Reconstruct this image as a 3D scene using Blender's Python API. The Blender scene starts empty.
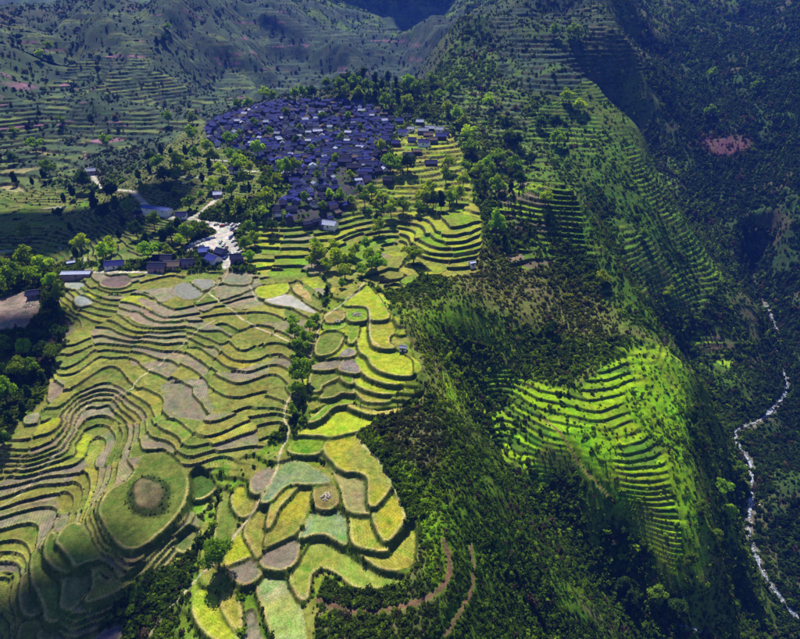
import bpy, bmesh, math, random
import numpy as np

# ------------------------------------------------------------------ camera, sky, sun, exposure
S = bpy.context.scene
R = math.radians
CAMZ = 330.0
PITCH = R(28.0)
FPX = 560.0                                   # focal length in pixels of the 800x639 frame
cam = bpy.data.objects.new('camera', bpy.data.cameras.new('camera'))
S.collection.objects.link(cam)
cam.location = (0, 0, CAMZ)
cam.rotation_euler = (R(90) - PITCH, 0, 0)
cam.data.sensor_width = 36.0
cam.data.lens = 36.0 * FPX / 800.0
cam.data.clip_start = 1.0
cam.data.clip_end = 30000.0
S.camera = cam

SUN_EL, SUN_AZ = R(54.0), R(-14.0)            # azimuth from +Y, negative = to the left
wd = bpy.data.worlds.new('World'); S.world = wd; wd.use_nodes = True
wn = wd.node_tree.nodes; wl = wd.node_tree.links
sky = wn.new('ShaderNodeTexSky'); sky.sky_type = 'NISHITA'; sky.sun_disc = False
sky.sun_elevation = SUN_EL; sky.sun_rotation = SUN_AZ
sky.altitude = 1200.0; sky.air_density = 1.0; sky.dust_density = 0.4; sky.ozone_density = 2.0
wn['Background'].inputs['Strength'].default_value = 0.065
wl.new(sky.outputs[0], wn['Background'].inputs['Color'])

sun = bpy.data.objects.new('sun', bpy.data.lights.new('sun', 'SUN'))
S.collection.objects.link(sun)
sun.data.energy = 5.0; sun.data.angle = R(0.5); sun.data.color = (1.0, 0.93, 0.78)
sun.rotation_euler = (-(R(90) - SUN_EL), 0, -SUN_AZ)
S.view_settings.view_transform = 'Standard'
S.view_settings.look = 'None'
S.view_settings.exposure = 0.93
S.view_settings.gamma = 1.0
S.view_settings.use_curve_mapping = False
S.cycles.use_denoising = True
S.cycles.max_bounces = 5
S.cycles.diffuse_bounces = 2
S.cycles.transparent_max_bounces = 6
S.cycles.volume_bounces = 0
S.cycles.use_adaptive_sampling = True

HAZE = 0.00011
rng = np.random.default_rng(7)
random.seed(7)
COL = S.collection

# ------------------------------------------------------------------ small maths
def lattice(ix, iy, seed):
    h = (ix.astype(np.int64) * 374761393 + iy.astype(np.int64) * 668265263 + seed * 1442695041) & 0xFFFFFFFF
    h = ((h ^ (h >> 13)) * 1274126177) & 0xFFFFFFFF
    h = (h ^ (h >> 16)) & 0xFFFFFFFF
    return h.astype(np.float64) / 4294967295.0

def vnoise(x, y, seed=0):                      # smooth value noise, -1..1
    x = np.asarray(x, float); y = np.asarray(y, float)
    ix = np.floor(x); iy = np.floor(y)
    fx = x - ix; fy = y - iy
    fx = fx * fx * fx * (fx * (fx * 6 - 15) + 10); fy = fy * fy * fy * (fy * (fy * 6 - 15) + 10)
    ix = ix.astype(np.int64); iy = iy.astype(np.int64)
    a = lattice(ix, iy, seed); b = lattice(ix + 1, iy, seed)
    c = lattice(ix, iy + 1, seed); d = lattice(ix + 1, iy + 1, seed)
    return ((a * (1 - fx) + b * fx) * (1 - fy) + (c * (1 - fx) + d * fx) * fy) * 2 - 1

def fbm(x, y, scale, seed=0, octs=4):
    s = 0; a = 1.0; f = 1.0 / scale; n = 0
    for o in range(octs):
        s = s + a * vnoise(x * f + 17.3 * o, y * f - 9.1 * o, seed + o); n += a
        a *= 0.5; f *= 2.03
    return s / n

def sstep(a, b, x):
    t = np.clip((x - a) / (b - a), 0, 1)
    return t * t * (3 - 2 * t)

CP, SP = math.cos(PITCH), math.sin(PITCH)
def ray(u, v):
    a = (u - 400.0) / FPX; b = (v - 319.5) / FPX
    return a, CP - b * SP, -SP - b * CP

def at_y(u, v, y):                             # world point seen at pixel u,v at forward distance y
    dx, dy, dz = ray(u, v); t = y / dy
    return (dx * t, y, CAMZ + dz * t)

def at_h(u, v, drop):                          # world point seen at pixel u,v lying drop metres under the camera
    dx, dy, dz = ray(u, v); t = -drop / dz
    return (dx * t, dy * t, CAMZ - drop)

def project(x, y, z):
    zz = z - CAMZ
    f = y * CP - zz * SP
    up = y * SP + zz * CP
    f = np.where(f > 1, f, 1)
    return 400 + FPX * x / f, 319.5 - FPX * up / f, f

# ------------------------------------------------------------------ survey: contour lines and spot heights read from the photograph
CONTOURS = [   # (drop below camera, pixels)
 (165, [(83,277),(97,292),(109,297),(131,294),(143,290),(150,297),(168,304),(179,307),(190,303),(212,300)]),
 (169, [(79,309),(94,305),(109,311),(127,316),(135,323),(150,327),(165,328),(189,325),(198,330),(215,322),(232,329),(245,334),(262,336),(269,328)]),
 (171, [(219,346),(232,357),(249,358),(262,357),(268,347)]),
 (171.7, [(123,332),(144,336),(161,337),(180,334)]),
 (173.3, [(77,341),(96,335),(109,333),(114,338),(129,342),(144,342),(169,345),(190,341),(215,361),(236,371),(251,374),(268,363)]),
 (175, [(60,365),(79,357),(90,345),(103,343),(122,347),(139,349),(153,351),(206,374),(218,384),(240,394),(252,384),(268,376),(278,381)]),
 (177, [(60,372),(79,365),(94,355),(105,352),(120,354),(139,356),(143,365),(156,368),(176,374),(199,384),(216,404),(222,415),(242,401),(266,405)]),
 (180, [(39,412),(54,404),(71,401),(88,390),(101,383),(116,389),(131,395),(146,406),(152,418),(161,430),(173,446),(186,452),(210,444)]),
 (183, [(0,448),(24,448),(45,437),(66,431),(72,421),(84,400),(96,394),(105,396),(120,408),(139,421),(136,454),(170,453),(180,462),(191,472),(200,464),(216,458)]),
 (185.5, [(0,460),(28,461),(54,452),(66,445),(75,432),(79,415),(88,408),(103,406),(120,417),(128,432)]),
 (184.6, [(105,495),(99,508),(103,519),(114,540),(131,551),(150,540),(173,521),(186,500),(188,481)]),
 (188, [(0,468),(17,472),(34,471),(47,464),(62,449),(75,437),(81,430),(90,423),(101,421),(112,428)]),
 (190, [(0,478),(21,482),(34,477),(45,466),(81,445),(92,438),(108,440)]),
 (190, [(95,530),(118,556),(150,556),(180,530),(196,502)]),
 (194, [(0,508),(9,504),(20,500),(30,500),(43,493),(55,490),(75,500),(70,530),(62,560)]),
 (192, [(149,564),(121,589),(97,599),(81,603),(67,611),(58,600)]),
 (198, [(0,541),(10,536),(21,542),(30,550),(30,579),(42,597),(44,619),(58,622),(90,625),(120,612)]),
 (201, [(20,577),(19,601),(24,615),(36,620),(50,636)]),
 (203, [(8,579),(5,607)]), (206, [(0,639),(30,660)]),
 # ravine between knoll and spur, path along its rim
 (187, [(202,487)]), (189.5, [(196,508)]), (192, [(188,540)]), (194, [(171,557)]), (199, [(113,631),(129,622)]), (199.5, [(150,645)]),
 (180, [(284,420)]), (182, [(281,449)]), (183, [(276,470)]), (184.7, [(258,499)]), (186.6, [(238,529)]), (189.3, [(214,562)]), (193, [(182,597)]), (197, [(148,637)]),
 (181, [(250,440)]), (184, [(222,472)]), (188.5, [(214,510)]),
 # spur above the river
 (198, [(560,365),(600,366),(630,359),(650,352)]), (205, [(494,388),(522,400),(553,404),(590,402),(640,388),(672,380)]),
 (216, [(499,427),(513,440),(547,450),(585,452),(620,451),(655,442),(685,422)]), (232, [(563,488),(595,499),(619,502),(646,504),(672,499),(698,482)]),
 (246, [(622,530),(646,539),(677,550),(697,548),(716,535)]), (253, [(642,552),(663,563),(700,569),(720,560)]),
 # terraces to the right below the village
 (163, [(409,246),(423,260),(433,265),(455,266),(474,263)]), (157, [(405,230),(417,240),(433,250),(455,251),(479,245)]), (151, [(412,216),(435,228),(448,237),(474,232)]),
]
SPOTS = [   # (u, v, forward distance in metres)
 (330,110,750),(300,150,610),(340,130,680),(260,140,640),(225,120,700),(280,210,465),(340,210,480),(225,245,425),(190,245,425),(240,262,395),(200,270,385),
 (330,250,415),(375,260,395),(300,280,370),(385,290,355),(365,285,350),(420,180,540),(440,140,640),(400,120,720),(450,110,740),(470,200,500),(500,180,560),(520,150,640),
 (480,90,820),(430,80,880),(370,85,800),(390,95,790),(290,100,790),(340,102,770),
 # right flank of the central spur and the ravine beside it
 (405,320,298),(425,370,258),(430,420,222),(420,460,196),(430,520,164),(425,580,140),(470,540,166),(480,620,136),(450,480,190),(520,600,160),(560,639,156),
 (440,300,335),(470,290,352),(470,350,312),(460,400,272),(500,450,258),(480,330,322),(550,520,220),(600,560,205),(640,620,186),(580,600,174),
 (620,300,392),(580,300,384),(545,190,482),
 (560,250,430),(520,260,412),(530,340,330),(500,250,430),(730,540,240),(730,600,214),(715,440,300),
 # second ridge, river and right-hand wall
 (620,200,560),(600,150,640),(580,120,710),(640,260,480),(660,310,440),(720,345,452),(690,350,440),(700,240,565),(670,190,620),(640,130,705),(750,300,500),(740,380,405),
 (774,327,520),(785,392,412),(733,430,362),(750,465,318),(748,525,272),(767,574,236),(800,617,214),
 (800,480,300),(795,300,530),(780,260,600),(790,150,760),(720,150,800),(740,220,690),(680,110,880),(760,80,960),(700,60,1050),(660,50,1100),(750,28,1180),(798,58,1050),(780,540,262),(790,430,370),
 (560,60,830),(520,80,820),(600,90,790),(470,45,1000),(443,48,1080),(491,3,1230),(550,10,1060),(600,0,1130),(650,10,1250),(600,40,950),(700,0,1400),
 # left edge
 (20,230,480),(100,230,470),(60,265,412),(100,200,560),(150,180,560),(180,150,640),(130,150,680),(15,312,348),(60,300,352),(50,340,300),(0,350,300),(0,420,232),(30,390,262),(75,320,330),(0,260,430),(0,190,600),(60,180,610),
 (50,140,760),(100,100,900),(30,80,1000),(150,60,1080),(50,30,1250),(0,22,1330),(85,2,1420),(200,20,1300),(150,110,840),(200,90,960),(220,60,1150),(190,130,760),
 (250,90,1020),(300,60,1350),(260,40,1400),(320,20,1650),(400,20,1900),(360,55,1450),(420,45,1500),(450,10,2000),(250,10,1500),
]
HIDDEN = [   # places the photograph cannot see: (x, y, z)
 (-150,1000,205),(0,1050,195),(-60,1200,200),(60,1300,215),(300,820,165),(345,680,110),(380,600,75),(420,560,60),
 (560,500,230),(520,350,190),(420,250,110),(380,150,100),(330,80,40),(250,120,5),(760,800,380),(800,500,330),(700,200,250),
 (-300,120,170),(-420,250,190),(-520,400,190),(-650,600,230),(-750,900,330),(-960,1330,310),(-1000,1550,215),(-1250,1800,200),(-380,60,160),(-150,40,125),(0,30,110),(0,-200,60),(-400,-300,100),(150,60,55),(400,-200,20),(700,-200,200),
 (-400,2300,520),(0,2500,560),(500,2400,620),(1000,2200,640),(1500,1800,620),(1400,1000,560),(1200,300,480),(-1200,2300,300),(-1700,2600,260),(-1700,1800,300),(-1400,900,380),
 (900,1500,480),(600,1600,520),(350,1500,450),(-2200,3600,900),(-1200,3700,950),(0,3800,800),(1200,3600,900),(-2400,2000,500),(2200,2400,800),(-2200,600,500),(2200,400,700),(-2000,-800,300),(2000,-800,500),(0,-1200,100),
]
# individually traced fields: (drop, palette, pixels)
FIELDS = [
 (180,'bright',[(296,434),(310,425),(322,420),(332,407),(346,406),(358,412),(382,417),(369,425),(356,431),(329,437),(325,435),(310,434)]),
 (181.8,'green',[(289,446),(301.5,436),(324,435),(328,441),(324,449),(313.5,455),(288,453)]),
 (181.3,'olive',[(328,440),(357,433),(363,446),(379,460),(391,484),(389,489),(382,499),(373,507),(368.5,503),(370,480),(367,475),(356.5,471),(344,471),(332,461),(323,449)]),
 (183.6,'mixed',[(317,456),(322,452),(332,463),(343,474),(356,474),(366,479),(368,484),(367,503),(372,513),(362,513),(349.6,512),(344,502),(342,487),(331,466)]),
 (184.2,'teal',[(276,470),(284,465),(298,460),(310,466),(328,477),(330,482),(312,484),(293,483),(282,487),(270,502),(260,502),(269,489)]),
 (184.5,'mud',[(251,477),(267,468),(275,471),(269,484),(257,495),(250,490)]),
 (185.2,'straw',[(282,487),(296,484),(299,485),(289,496),(277,508),(274,516),(269,528),(267,527),(271,505)]),
 (186.6,'olive',[(300,486),(312.7,486),(313,497),(301,521),(298,531),(284,538),(268.7,545),(265.3,544),(267,535),(271,527),(279,510)]),
 (187,'teal',[(307,523),(313.6,511),(330.6,511),(342,512),(346,530),(348,547),(333,538),(326,533),(310,534),(301,539),(299,536)]),
 (184.9,'soil',[(316,485),(334,485),(339,500),(333,509),(318,509),(313,500)]),
 (185.3,'straw',[(350,513),(361,514),(370,518),(376,525),(377,530),(384,543),(387,548),(386,551),(355,546),(351,533)]),
 (183.4,'olive',[(391,489),(404,513),(403,521),(397,530),(389,540),(384,540),(375,524),(373,511),(382,502)]),
 (187.6,'straw',[(354,549),(372,552),(386,555),(390,550),(404,536),(412,524),(418,530),(418,554),(413,569),(396,570),(382,568),(369,560)]),
 (190,'mixgreen',[(309,544),(299.5,562),(289,578),(299,597),(305,600),(308,592),(310,573),(319,567),(331,568),(346,580),(358,588),(372,589),(393,586),(410,580),(382,576),(369,571),(348,556),(334,544),(324,539)]),
 (188.4,'mud',[(259,561),(270,549),(286,541),(297,539),(300,545),(297,557),(291,567),(280,570),(265,567)]),
 (188.6,'bright',[(226,564),(224,554),(238,534),(246,540),(253,554),(248,557),(229,564)]),
 (189.6,'mud',[(230,566),(243,559),(251,558),(262,571),(256,579),(246,585),(234,580),(229.5,573)]),
 (191.4,'frost',[(257,582),(264,573),(285,578),(296,597),(303,619),(306,640),(309,660),(282,662),(274,639),(265,612),(257,593)]),
 (192.8,'bright',[(191,605),(200,587),(210,591),(221,605),(228,620),(238,638),(236,644),(216,641),(200,626)]),
 (192.2,'straw',[(221,597),(228,591),(238,600),(241,612),(240,630),(236,629),(224,612)]),
 (193.8,'mud',[(244,614),(255,609),(257,626),(262,640),(268,660),(248,660),(245,640)]),
 (187.3,'olive',[(231,496),(239,486),(245,486),(247,496),(256,505),(253,513),(241,518),(233,506)]),
 (189,'dullgreen',[(220,506),(226,489),(230,487),(228,501),(233,517),(237,523),(234,532),(228,548),(214,548),(216,530)]),
 (187.8,'olive',[(257,510),(270,505),(269,516),(267,530),(265,544),(258,558),(255,554),(248,540),(244,530)]),
 (163,'bright',[(342,306),(351,297),(361,290),(368,284),(375,292),(385,307),(391,318.7),(370.2,320.4),(370,311),(367,306),(353,305)]),
 (165.2,'olive',[(370.2,321),(391,319.7),(397,329),(396,333),(389,335),(388,343),(396,348),(379,348),(372,343),(369.4,331)]),
 (164.4,'green',[(346,309),(366,308),(368,316),(364,321),(348,321)]),
 (164.9,'soil',[(324,313),(343,309),(345,320),(326,324)]),
 (167.6,'bright',[(358,322),(366,322),(369,335),(370,344),(378,349.5),(398,351),(406,356),(413,361),(414,373),(409,376),(391,374),(377,369),(370,362),(369,357),(360,352),(357,340),(361,330)]),
 (170,'bright',[(355,356),(360,354.5),(368,360),(370,366.5),(377,373.5),(392,378),(413,378),(418,379),(413,383),(396,385),(375,380),(362,373)]),
 (172.6,'bright',[(355,379),(360,376),(379,386),(396,388.6),(406,391),(392,394),(375,392.5),(363,388),(356,384)]),
 (174.8,'straw',[(354,387),(363,390),(379,395.3),(394,398),(386,402),(368,402),(362,399),(359,395)]),
 (177.3,'straw',[(347,405),(360,407),(379,413),(403,408),(423,399),(425,402),(406,410),(384,415),(370,414),(355,409)]),
 (177.2,'green',[(320,412),(329,404),(341,392),(355,396),(360,401),(347,404),(332,406),(322,418),(310,423),(309,420)]),
 (174.4,'dullgreen',[(320,397),(329,386),(341,381),(353,387.5),(355,394),(341,391),(334,397),(322,398)]),
 (172.6,'dullgreen',[(310,373),(320,371),(339,373),(340,377),(322,384),(320,391),(309,391)]),
 (170.7,'mud',[(310,367),(320,363),(343,358),(338,369),(313,370)]),
 (170.2,'mudrow',[(338,368),(344,359),(353,359),(361,366),(359,374),(341,371)]),
 (168.8,'mudrow',[(338,356),(348,347),(357,352),(352,356),(344,357)]),
 (167,'green',[(348,340),(350,330),(359,329),(356,340),(350,344)]),
 (166.2,'green',[(324,322),(345,322),(344,328),(322,330)]),
 (167.7,'dullgreen',[(320,332),(344,332),(342,343),(332,354),(313,356)]),
 (172.2,'green',[(341,374),(353,377),(353,385),(341,380)]),
 # knoll ring and the fields below it
 (184.4,'dullgreen',[(105,495),(112,488),(128,482),(138,468),(140,456),(155,453.5),(168,453),(178,461),(186,474),(188,481),(186,500),(173,520),(150,540),(131,551),(114,540),(103,519),(99,508)]),
 (188.2,'darkgreen',[(189,480),(201,470),(213,480),(217,488),(203,499),(189,499)]),
 (190.3,'green',[(190,502),(203,500),(208,506),(198,515),(188,512)]),
 (192.3,'dull2',[(173,547),(190,529),(199,531),(193,547),(183,553)]),
 (189.6,'dullgreen',[(66,525),(80,522),(95,545),(100,558),(92,560),(84,562),(75,566),(70,555),(60,545),(55,542)]),
 (192.3,'dullgreen',[(46,540),(52,530),(60,546),(72,561),(74,568),(66,573),(58,568),(48,560),(45,552)]),
 (191.8,'olive',[(90,559),(97,575),(108,584),(125,582),(149,565),(145,573),(121,589),(97,599),(83,602),(94,588),(95,577),(91,566)]),
 (193.6,'dull2',[(65,579),(74,570),(87,561),(90,567),(93,578),(92,588),(80,600),(70,611),(62,606),(62,595)]),
 (196.8,'dullgreen',[(33,552),(40,550),(48,566),(62,577),(60,600),(60,612),(58,621),(46,620),(45,602),(38,592),(31,578)]),
 (199.8,'dull2',[(21,578),(28,572),(32,586),(38,598),(40,614),(26,616),(20,600)]),
 (201,'dullgreen',[(18,624),(38,620),(46,640),(44,655),(20,655)]),
 (200.4,'dull2',[(38,632),(58,624),(64,630),(52,640),(40,640)]),
 (199.4,'dullmud',[(92,640),(118,624),(124,628),(112,655),(84,660)]),
 # fields under the parking place
 (160.8,'mud2',[(222,276),(232,270),(252,276),(250,286),(224,284)]),
 (162,'bright',[(256,286),(270,284),(286,281),(290,287),(285,294),(266,300),(256,296)]),
 (164.6,'water',[(263,301),(274,297),(288,293),(300,300),(316,311),(313,312),(295,307),(275,306)]),
 (161.8,'clay',[(291,289),(299,283),(308,291),(312,302),(303,297)]),
 (163.2,'mudblue',[(173,287),(182,281),(192,284),(203,292),(198,298),(186,300),(176,295)]),
 (160.5,'mudblue',[(190,279),(212,278),(216,284),(206,291),(196,286)]),
 (165.6,'mudrose',[(139,296),(150,299),(166,306),(178,312),(181,315),(170,316),(150,308),(140,303)]),
 (167.4,'mudrose',[(139,306),(150,311),(164,318),(178,320),(180,321),(160,321),(144,314)]),
 (169.6,'mudrose',[(127,312),(138,310),(150,320),(170,324),(188,323),(186,326),(165,327),(150,326),(135,322)]),
 (159.8,'mudpurple',[(100,282),(110,275),(126,273),(132,278),(128,286),(116,289),(102,287)]),
 (167.6,'waterpale',[(74,300),(80,294),(90,296),(92,303),(78,309)]),
 (165.2,'wet',[(64,284),(84,279),(86,286),(68,291)]),
]
AUTO = next(i for i, f in enumerate(FIELDS) if f[1] == 'mud2')   # from here on fields lie at the level of the slope
PAL = {  # linear base colours of the crops, stubble, mud and water
 'bright':(.255,.285,.036),'olive':(.175,.18,.042),'green':(.125,.205,.024),'straw':(.235,.225,.045),'teal':(.135,.18,.10),'mixed':(.20,.19,.07),'mixgreen':(.20,.24,.05),
 'mud':(.145,.122,.085),'mudrow':(.15,.13,.12),'frost':(.24,.27,.13),'soil':(.17,.15,.05),'dullgreen':(.105,.135,.03),'darkgreen':(.05,.085,.018),'dull2':(.12,.125,.045),
 'dullmud':(.10,.075,.11),'mud2':(.12,.125,.08),'water':(.19,.18,.165),'clay':(.30,.23,.10),'mudblue':(.10,.105,.09),'mudrose':(.17,.132,.09),'mudpurple':(.11,.08,.08),
 'waterpale':(.17,.19,.18),'wet':(.16,.19,.17),
}
WET = {'teal':.2,'mud':.35,'mudrow':.2,'dullmud':.6,'water':.8,'mudblue':.5,'mudrose':.3,'waterpale':.9,'wet':.7,'mud2':.3,'mixed':.25}

# ------------------------------------------------------------------ smooth base terrain through the survey (thin-plate spline)
pts = []
for h, px in CONTOURS:
    pts += [at_h(u, v, h) for u, v in px]
for u, v, y in SPOTS:
    pts.append(at_y(u, v, y))
pts += HIDDEN
for h, _p, px in FIELDS[:-13]:
    w = [at_h(u, v, h) for u, v in px]
    c = np.mean(np.array(w), 0); pts.append(tuple(c))
    pts += w[::3]
pts = np.array(pts)
# merge near-duplicates
keep = []
for i, p in enumerate(pts):
    if all((p[0]-pts[j][0])**2 + (p[1]-pts[j][1])**2 > 9.0 for j in keep):
        keep.append(i)
pts = pts[keep]
PX, PY, PZ = pts.T
def kern(r2):
    return np.where(r2 > 0, 0.5 * r2 * np.log(np.maximum(r2, 1e-12)), 0)
sc_ = 100.0
n_ = len(pts)
K = kern(((PX[:,None]-PX)**2 + (PY[:,None]-PY)**2) / sc_**2)
lam = 0.004 + 0.00000002 * PY**2
K[np.arange(n_), np.arange(n_)] += lam
Pm = np.stack([np.ones(n_), PX/sc_, PY/sc_], 1)
Amat = np.zeros((n_+3, n_+3)); Amat[:n_,:n_] = K; Amat[:n_,n_:] = Pm; Amat[n_:,:n_] = Pm.T
sol = np.linalg.solve(Amat, np.concatenate([PZ, np.zeros(3)]))
def tps(x, y):
    out = np.empty(x.size); xf = x.ravel(); yf = y.ravel()
    for s in range(0, xf.size, 8000):
        xx = xf[s:s+8000, None]; yy = yf[s:s+8000, None]
        k = kern(((xx-PX)**2 + (yy-PY)**2) / sc_**2)
        out[s:s+8000] = k @ sol[:n_] + sol[n_] + sol[n_+1]*xx[:,0]/sc_ + sol[n_+2]*yy[:,0]/sc_
    return out.reshape(x.shape)

class Grid:
    def __init__(s, x0, x1, y0, y1, d):
        s.x0, s.y0, s.d = x0, y0, d
        s.nx = int(round((x1-x0)/d)) + 1; s.ny = int(round((y1-y0)/d)) + 1
        s.x1 = x0 + (s.nx-1)*d; s.y1 = y0 + (s.ny-1)*d
        s.X, s.Y = np.meshgrid(x0 + d*np.arange(s.nx), y0 + d*np.arange(s.ny))
    def inside(s, x, y, m=0):
        return (x >= s.x0+m) & (x <= s.x1-m) & (y >= s.y0+m) & (y <= s.y1-m)
    def cubic(s, A, x, y):                       # Catmull-Rom sampling
        fx = np.clip((x-s.x0)/s.d, 1, s.nx-2.001); fy = np.clip((y-s.y0)/s.d, 1, s.ny-2.001)
        ix = np.floor(fx).astype(int); iy = np.floor(fy).astype(int); ix = np.minimum(ix, s.nx-3); iy = np.minimum(iy, s.ny-3)
        tx = fx-ix; ty = fy-iy
        def wts(t):
            return (-.5*t+t*t-.5*t**3, 1-2.5*t*t+1.5*t**3, .5*t+2*t*t-1.5*t**3, -.5*t*t+.5*t**3)
        wx = wts(tx); wy = wts(ty); o = 0
        for j in range(4):
            for i in range(4):
                o = o + wy[j]*wx[i]*A[iy+j-1, ix+i-1]
        return o
    def lin(s, A, x, y):
        fx = np.clip((x-s.x0)/s.d, 0, s.nx-1.001); fy = np.clip((y-s.y0)/s.d, 0, s.ny-1.001)
        ix = np.floor(fx).astype(int); iy = np.floor(fy).astype(int); tx = fx-ix; ty = fy-iy
        return (A[iy,ix]*(1-tx)+A[iy,ix+1]*tx)*(1-ty) + (A[iy+1,ix]*(1-tx)+A[iy+1,ix+1]*tx)*ty
    def near(s, A, x, y):
        ix = np.clip(np.rint((x-s.x0)/s.d).astype(int), 0, s.nx-1); iy = np.clip(np.rint((y-s.y0)/s.d).astype(int), 0, s.ny-1)
        return A[iy, ix]

def detail(x, y, slope):                       # gullies and lumps the survey is too coarse for
    far = sstep(750, 1300, np.hypot(x, y))
    steep = sstep(.28, .6, slope)
    n1 = fbm(x, y, 46, 3, 4)
    rid = 1 - np.abs(fbm(x + 30*fbm(x, y, 160, 31, 2), y, 150, 11, 4)) * 2
    big = 1 - np.abs(fbm(x + 60*fbm(x, y, 300, 41, 2), y*0.75, 330, 21, 5)) * 2
    ru = x*.86+y*.5; rv = -x*.5+y*.86
    rib = 1 - np.abs(fbm(ru + 40*fbm(x, y, 240, 61, 2), rv*.3, 150, 71, 4)) * 2
    return steep * (2.8*n1 + 4.5*(rid-.5)) + far * (40*(np.maximum(big, 0)**1.4-.45) + 34*(np.maximum(rib, 0)-.5) + 7*(rid-.5))

gf = Grid(-640, 760, 20, 1100, 5.0)
gc = Grid(-2600, 2600, -1000, 4000, 25.0)
zf0 = tps(gf.X, gf.Y); zc0 = tps(gc.X, gc.Y)
gy, gx = np.gradient(zf0, 5.0); SLF = np.hypot(gx, gy)
gy, gx = np.gradient(zc0, 25.0); SLC = np.hypot(gx, gy)
zf0 = zf0 + detail(gf.X, gf.Y, SLF)
zc0 = zc0 + detail(gc.X, gc.Y, SLC)

# crest and gully lines that sharpen the relief: (pixels, height change, half width)
def base0(x, y):
    return np.where(gf.inside(x, y), gf.lin(zf0, x, y), gc.lin(zc0, x, y))
def hit0(px):
    out = []
    for u, v in px:
        dx, dy, dz = ray(u, v); t = 90*1.004**np.arange(1000)
        b = CAMZ+dz*t < base0(dx*t, dy*t); k = b.argmax() if b.any() else 999
        out.append((dx*t[k], dy*t[k], 0))
    return np.array(out)
LINES = [
 ([(548,185),(575,225),(600,265),(625,305),(655,345),(688,385),(700,420)], 16, 26),
 ([(590,180),(620,240),(648,290),(685,345),(715,395),(732,432)], -15, 26),
 ([(570,2),(592,25),(615,50),(645,100),(678,162),(712,215),(735,258),(752,292)], 26, 40),
 ([(475,305),(505,365),(520,440),(560,510),(600,562),(640,620)], -8, 22),
 ([(425,345),(455,400),(480,450),(500,510),(520,590)], 6, 16),
 ([(460,20),(440,50),(420,80)], 20, 50),
 ([(640,20),(700,70),(760,130),(800,190)], -26, 60),
 ([(720,60),(770,170),(800,260)], 24, 50),
 ([(250,5),(215,60),(160,120)], -30, 60),
 ([(90,20),(110,90),(80,140)], 22, 60),
 ([(310,0),(335,40),(350,70)], 30, 60),
 ([(370,0),(290,60),(240,100)], -30, 60),
]
for px_, amp_, wid_ in LINES:
    P_ = hit0(px_)
    d_ = np.r_[0, np.cumsum(np.linalg.norm(np.diff(P_[:,:2], axis=0), axis=1))]
    q_ = np.linspace(0, d_[-1], int(d_[-1]/5)+2)
    Q_ = np.stack([np.interp(q_, d_, P_[:,0]), np.interp(q_, d_, P_[:,1])], 1)
    wx_ = 9*fbm(gf.X, gf.Y, 60, 201, 3); wy_ = 9*fbm(gf.X, gf.Y, 60, 211, 3)
    for g_, Z_ in ((gf, 'f'), (gc, 'c')):
        X_, Y_ = g_.X, g_.Y
        if Z_ == 'f': X_ = X_ + wx_; Y_ = Y_ + wy_
        m_ = (X_ > Q_[:,0].min()-3*wid_) & (X_ < Q_[:,0].max()+3*wid_) & (Y_ > Q_[:,1].min()-3*wid_) & (Y_ < Q_[:,1].max()+3*wid_)
        if not m_.any(): continue
        xx_, yy_ = X_[m_], Y_[m_]
        b_ = np.full(xx_.shape, 1e9); bi_ = np.zeros(xx_.shape, int)
        for i_, p_ in enumerate(Q_):
            dd_ = (xx_-p_[0])**2+(yy_-p_[1])**2; n1_ = dd_ < b_; b_ = np.where(n1_, dd_, b_); bi_ = np.where(n1_, i_, bi_)
        b_ = np.sqrt(b_); tt_ = bi_/max(1, len(Q_)-1)
        e_ = sstep(0, .15, tt_)*sstep(1, .85, tt_)
        add_ = amp_*e_*np.maximum(0, 1-b_/(wid_*2.2))**1.6
        if Z_ == 'f': zf0[m_] += add_
        else: zc0[m_] += add_

# river bed cut
RIVER_PX = [(768,312,540),(774,327,520),(777,345,490),(773,362,462),(785,380,430),(785,396,408),(762,420,374),(733,430,362),(738,444,344),(752,455,328),(755,470,312),(752,500,292),(748,528,271),(757,556,250),(767,574,236),(782,596,224),(800,617,214),(818,640,203)]
RIV = np.array([at_y(*p) for p in RIVER_PX])
up = np.array([[430,640,RIV[0,2]+14],[410,585,RIV[0,2]+6]]); dn = np.array([[245,150,RIV[-1,2]-6],[255,80,RIV[-1,2]-12]])
RIV = np.vstack([up, RIV, dn])
RIV[:,2] = np.linspace(RIV[0,2], RIV[-1,2], len(RIV)) * .35 + np.minimum.accumulate(RIV[:,2]) * .65
def resample(P, step):
    P = np.asarray(P, float); d = np.r_[0, np.cumsum(np.linalg.norm(np.diff(P[:,:2], axis=0), axis=1))]
    n = max(2, int(d[-1]/step)+1); q = np.linspace(0, d[-1], n)
    out = np.stack([np.interp(q, d, P[:,k]) for k in range(P.shape[1])], 1)
    for _ in range(3):                          # soften the corners
        out[1:-1] = .25*out[:-2] + .5*out[1:-1] + .25*out[2:]
    return out
RIV = resample(RIV, 4.0)
def polydist(x, y, P):                          # distance to a polyline and index of the nearest vertex (P is dense)
    best = np.full(x.shape, 1e9); bi = np.zeros(x.shape, int)
    for i, p in enumerate(P):
        d = (x-p[0])**2 + (y-p[1])**2
        m = d < best; best = np.where(m, d, best); bi = np.where(m, i, bi)
    return np.sqrt(best), bi
def cut_river(g, z):
    d, i = polydist(g.X, g.Y, RIV)
    rz = RIV[i, 2]
    w = 1 - sstep(3, 26, d)
    return np.where(w > 0, z*(1-w) + np.maximum(np.minimum(z, rz + 0.35*np.maximum(d-3, 0)), rz-1.5)*w, z)
zf0 = cut_river(gf, zf0)

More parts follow.
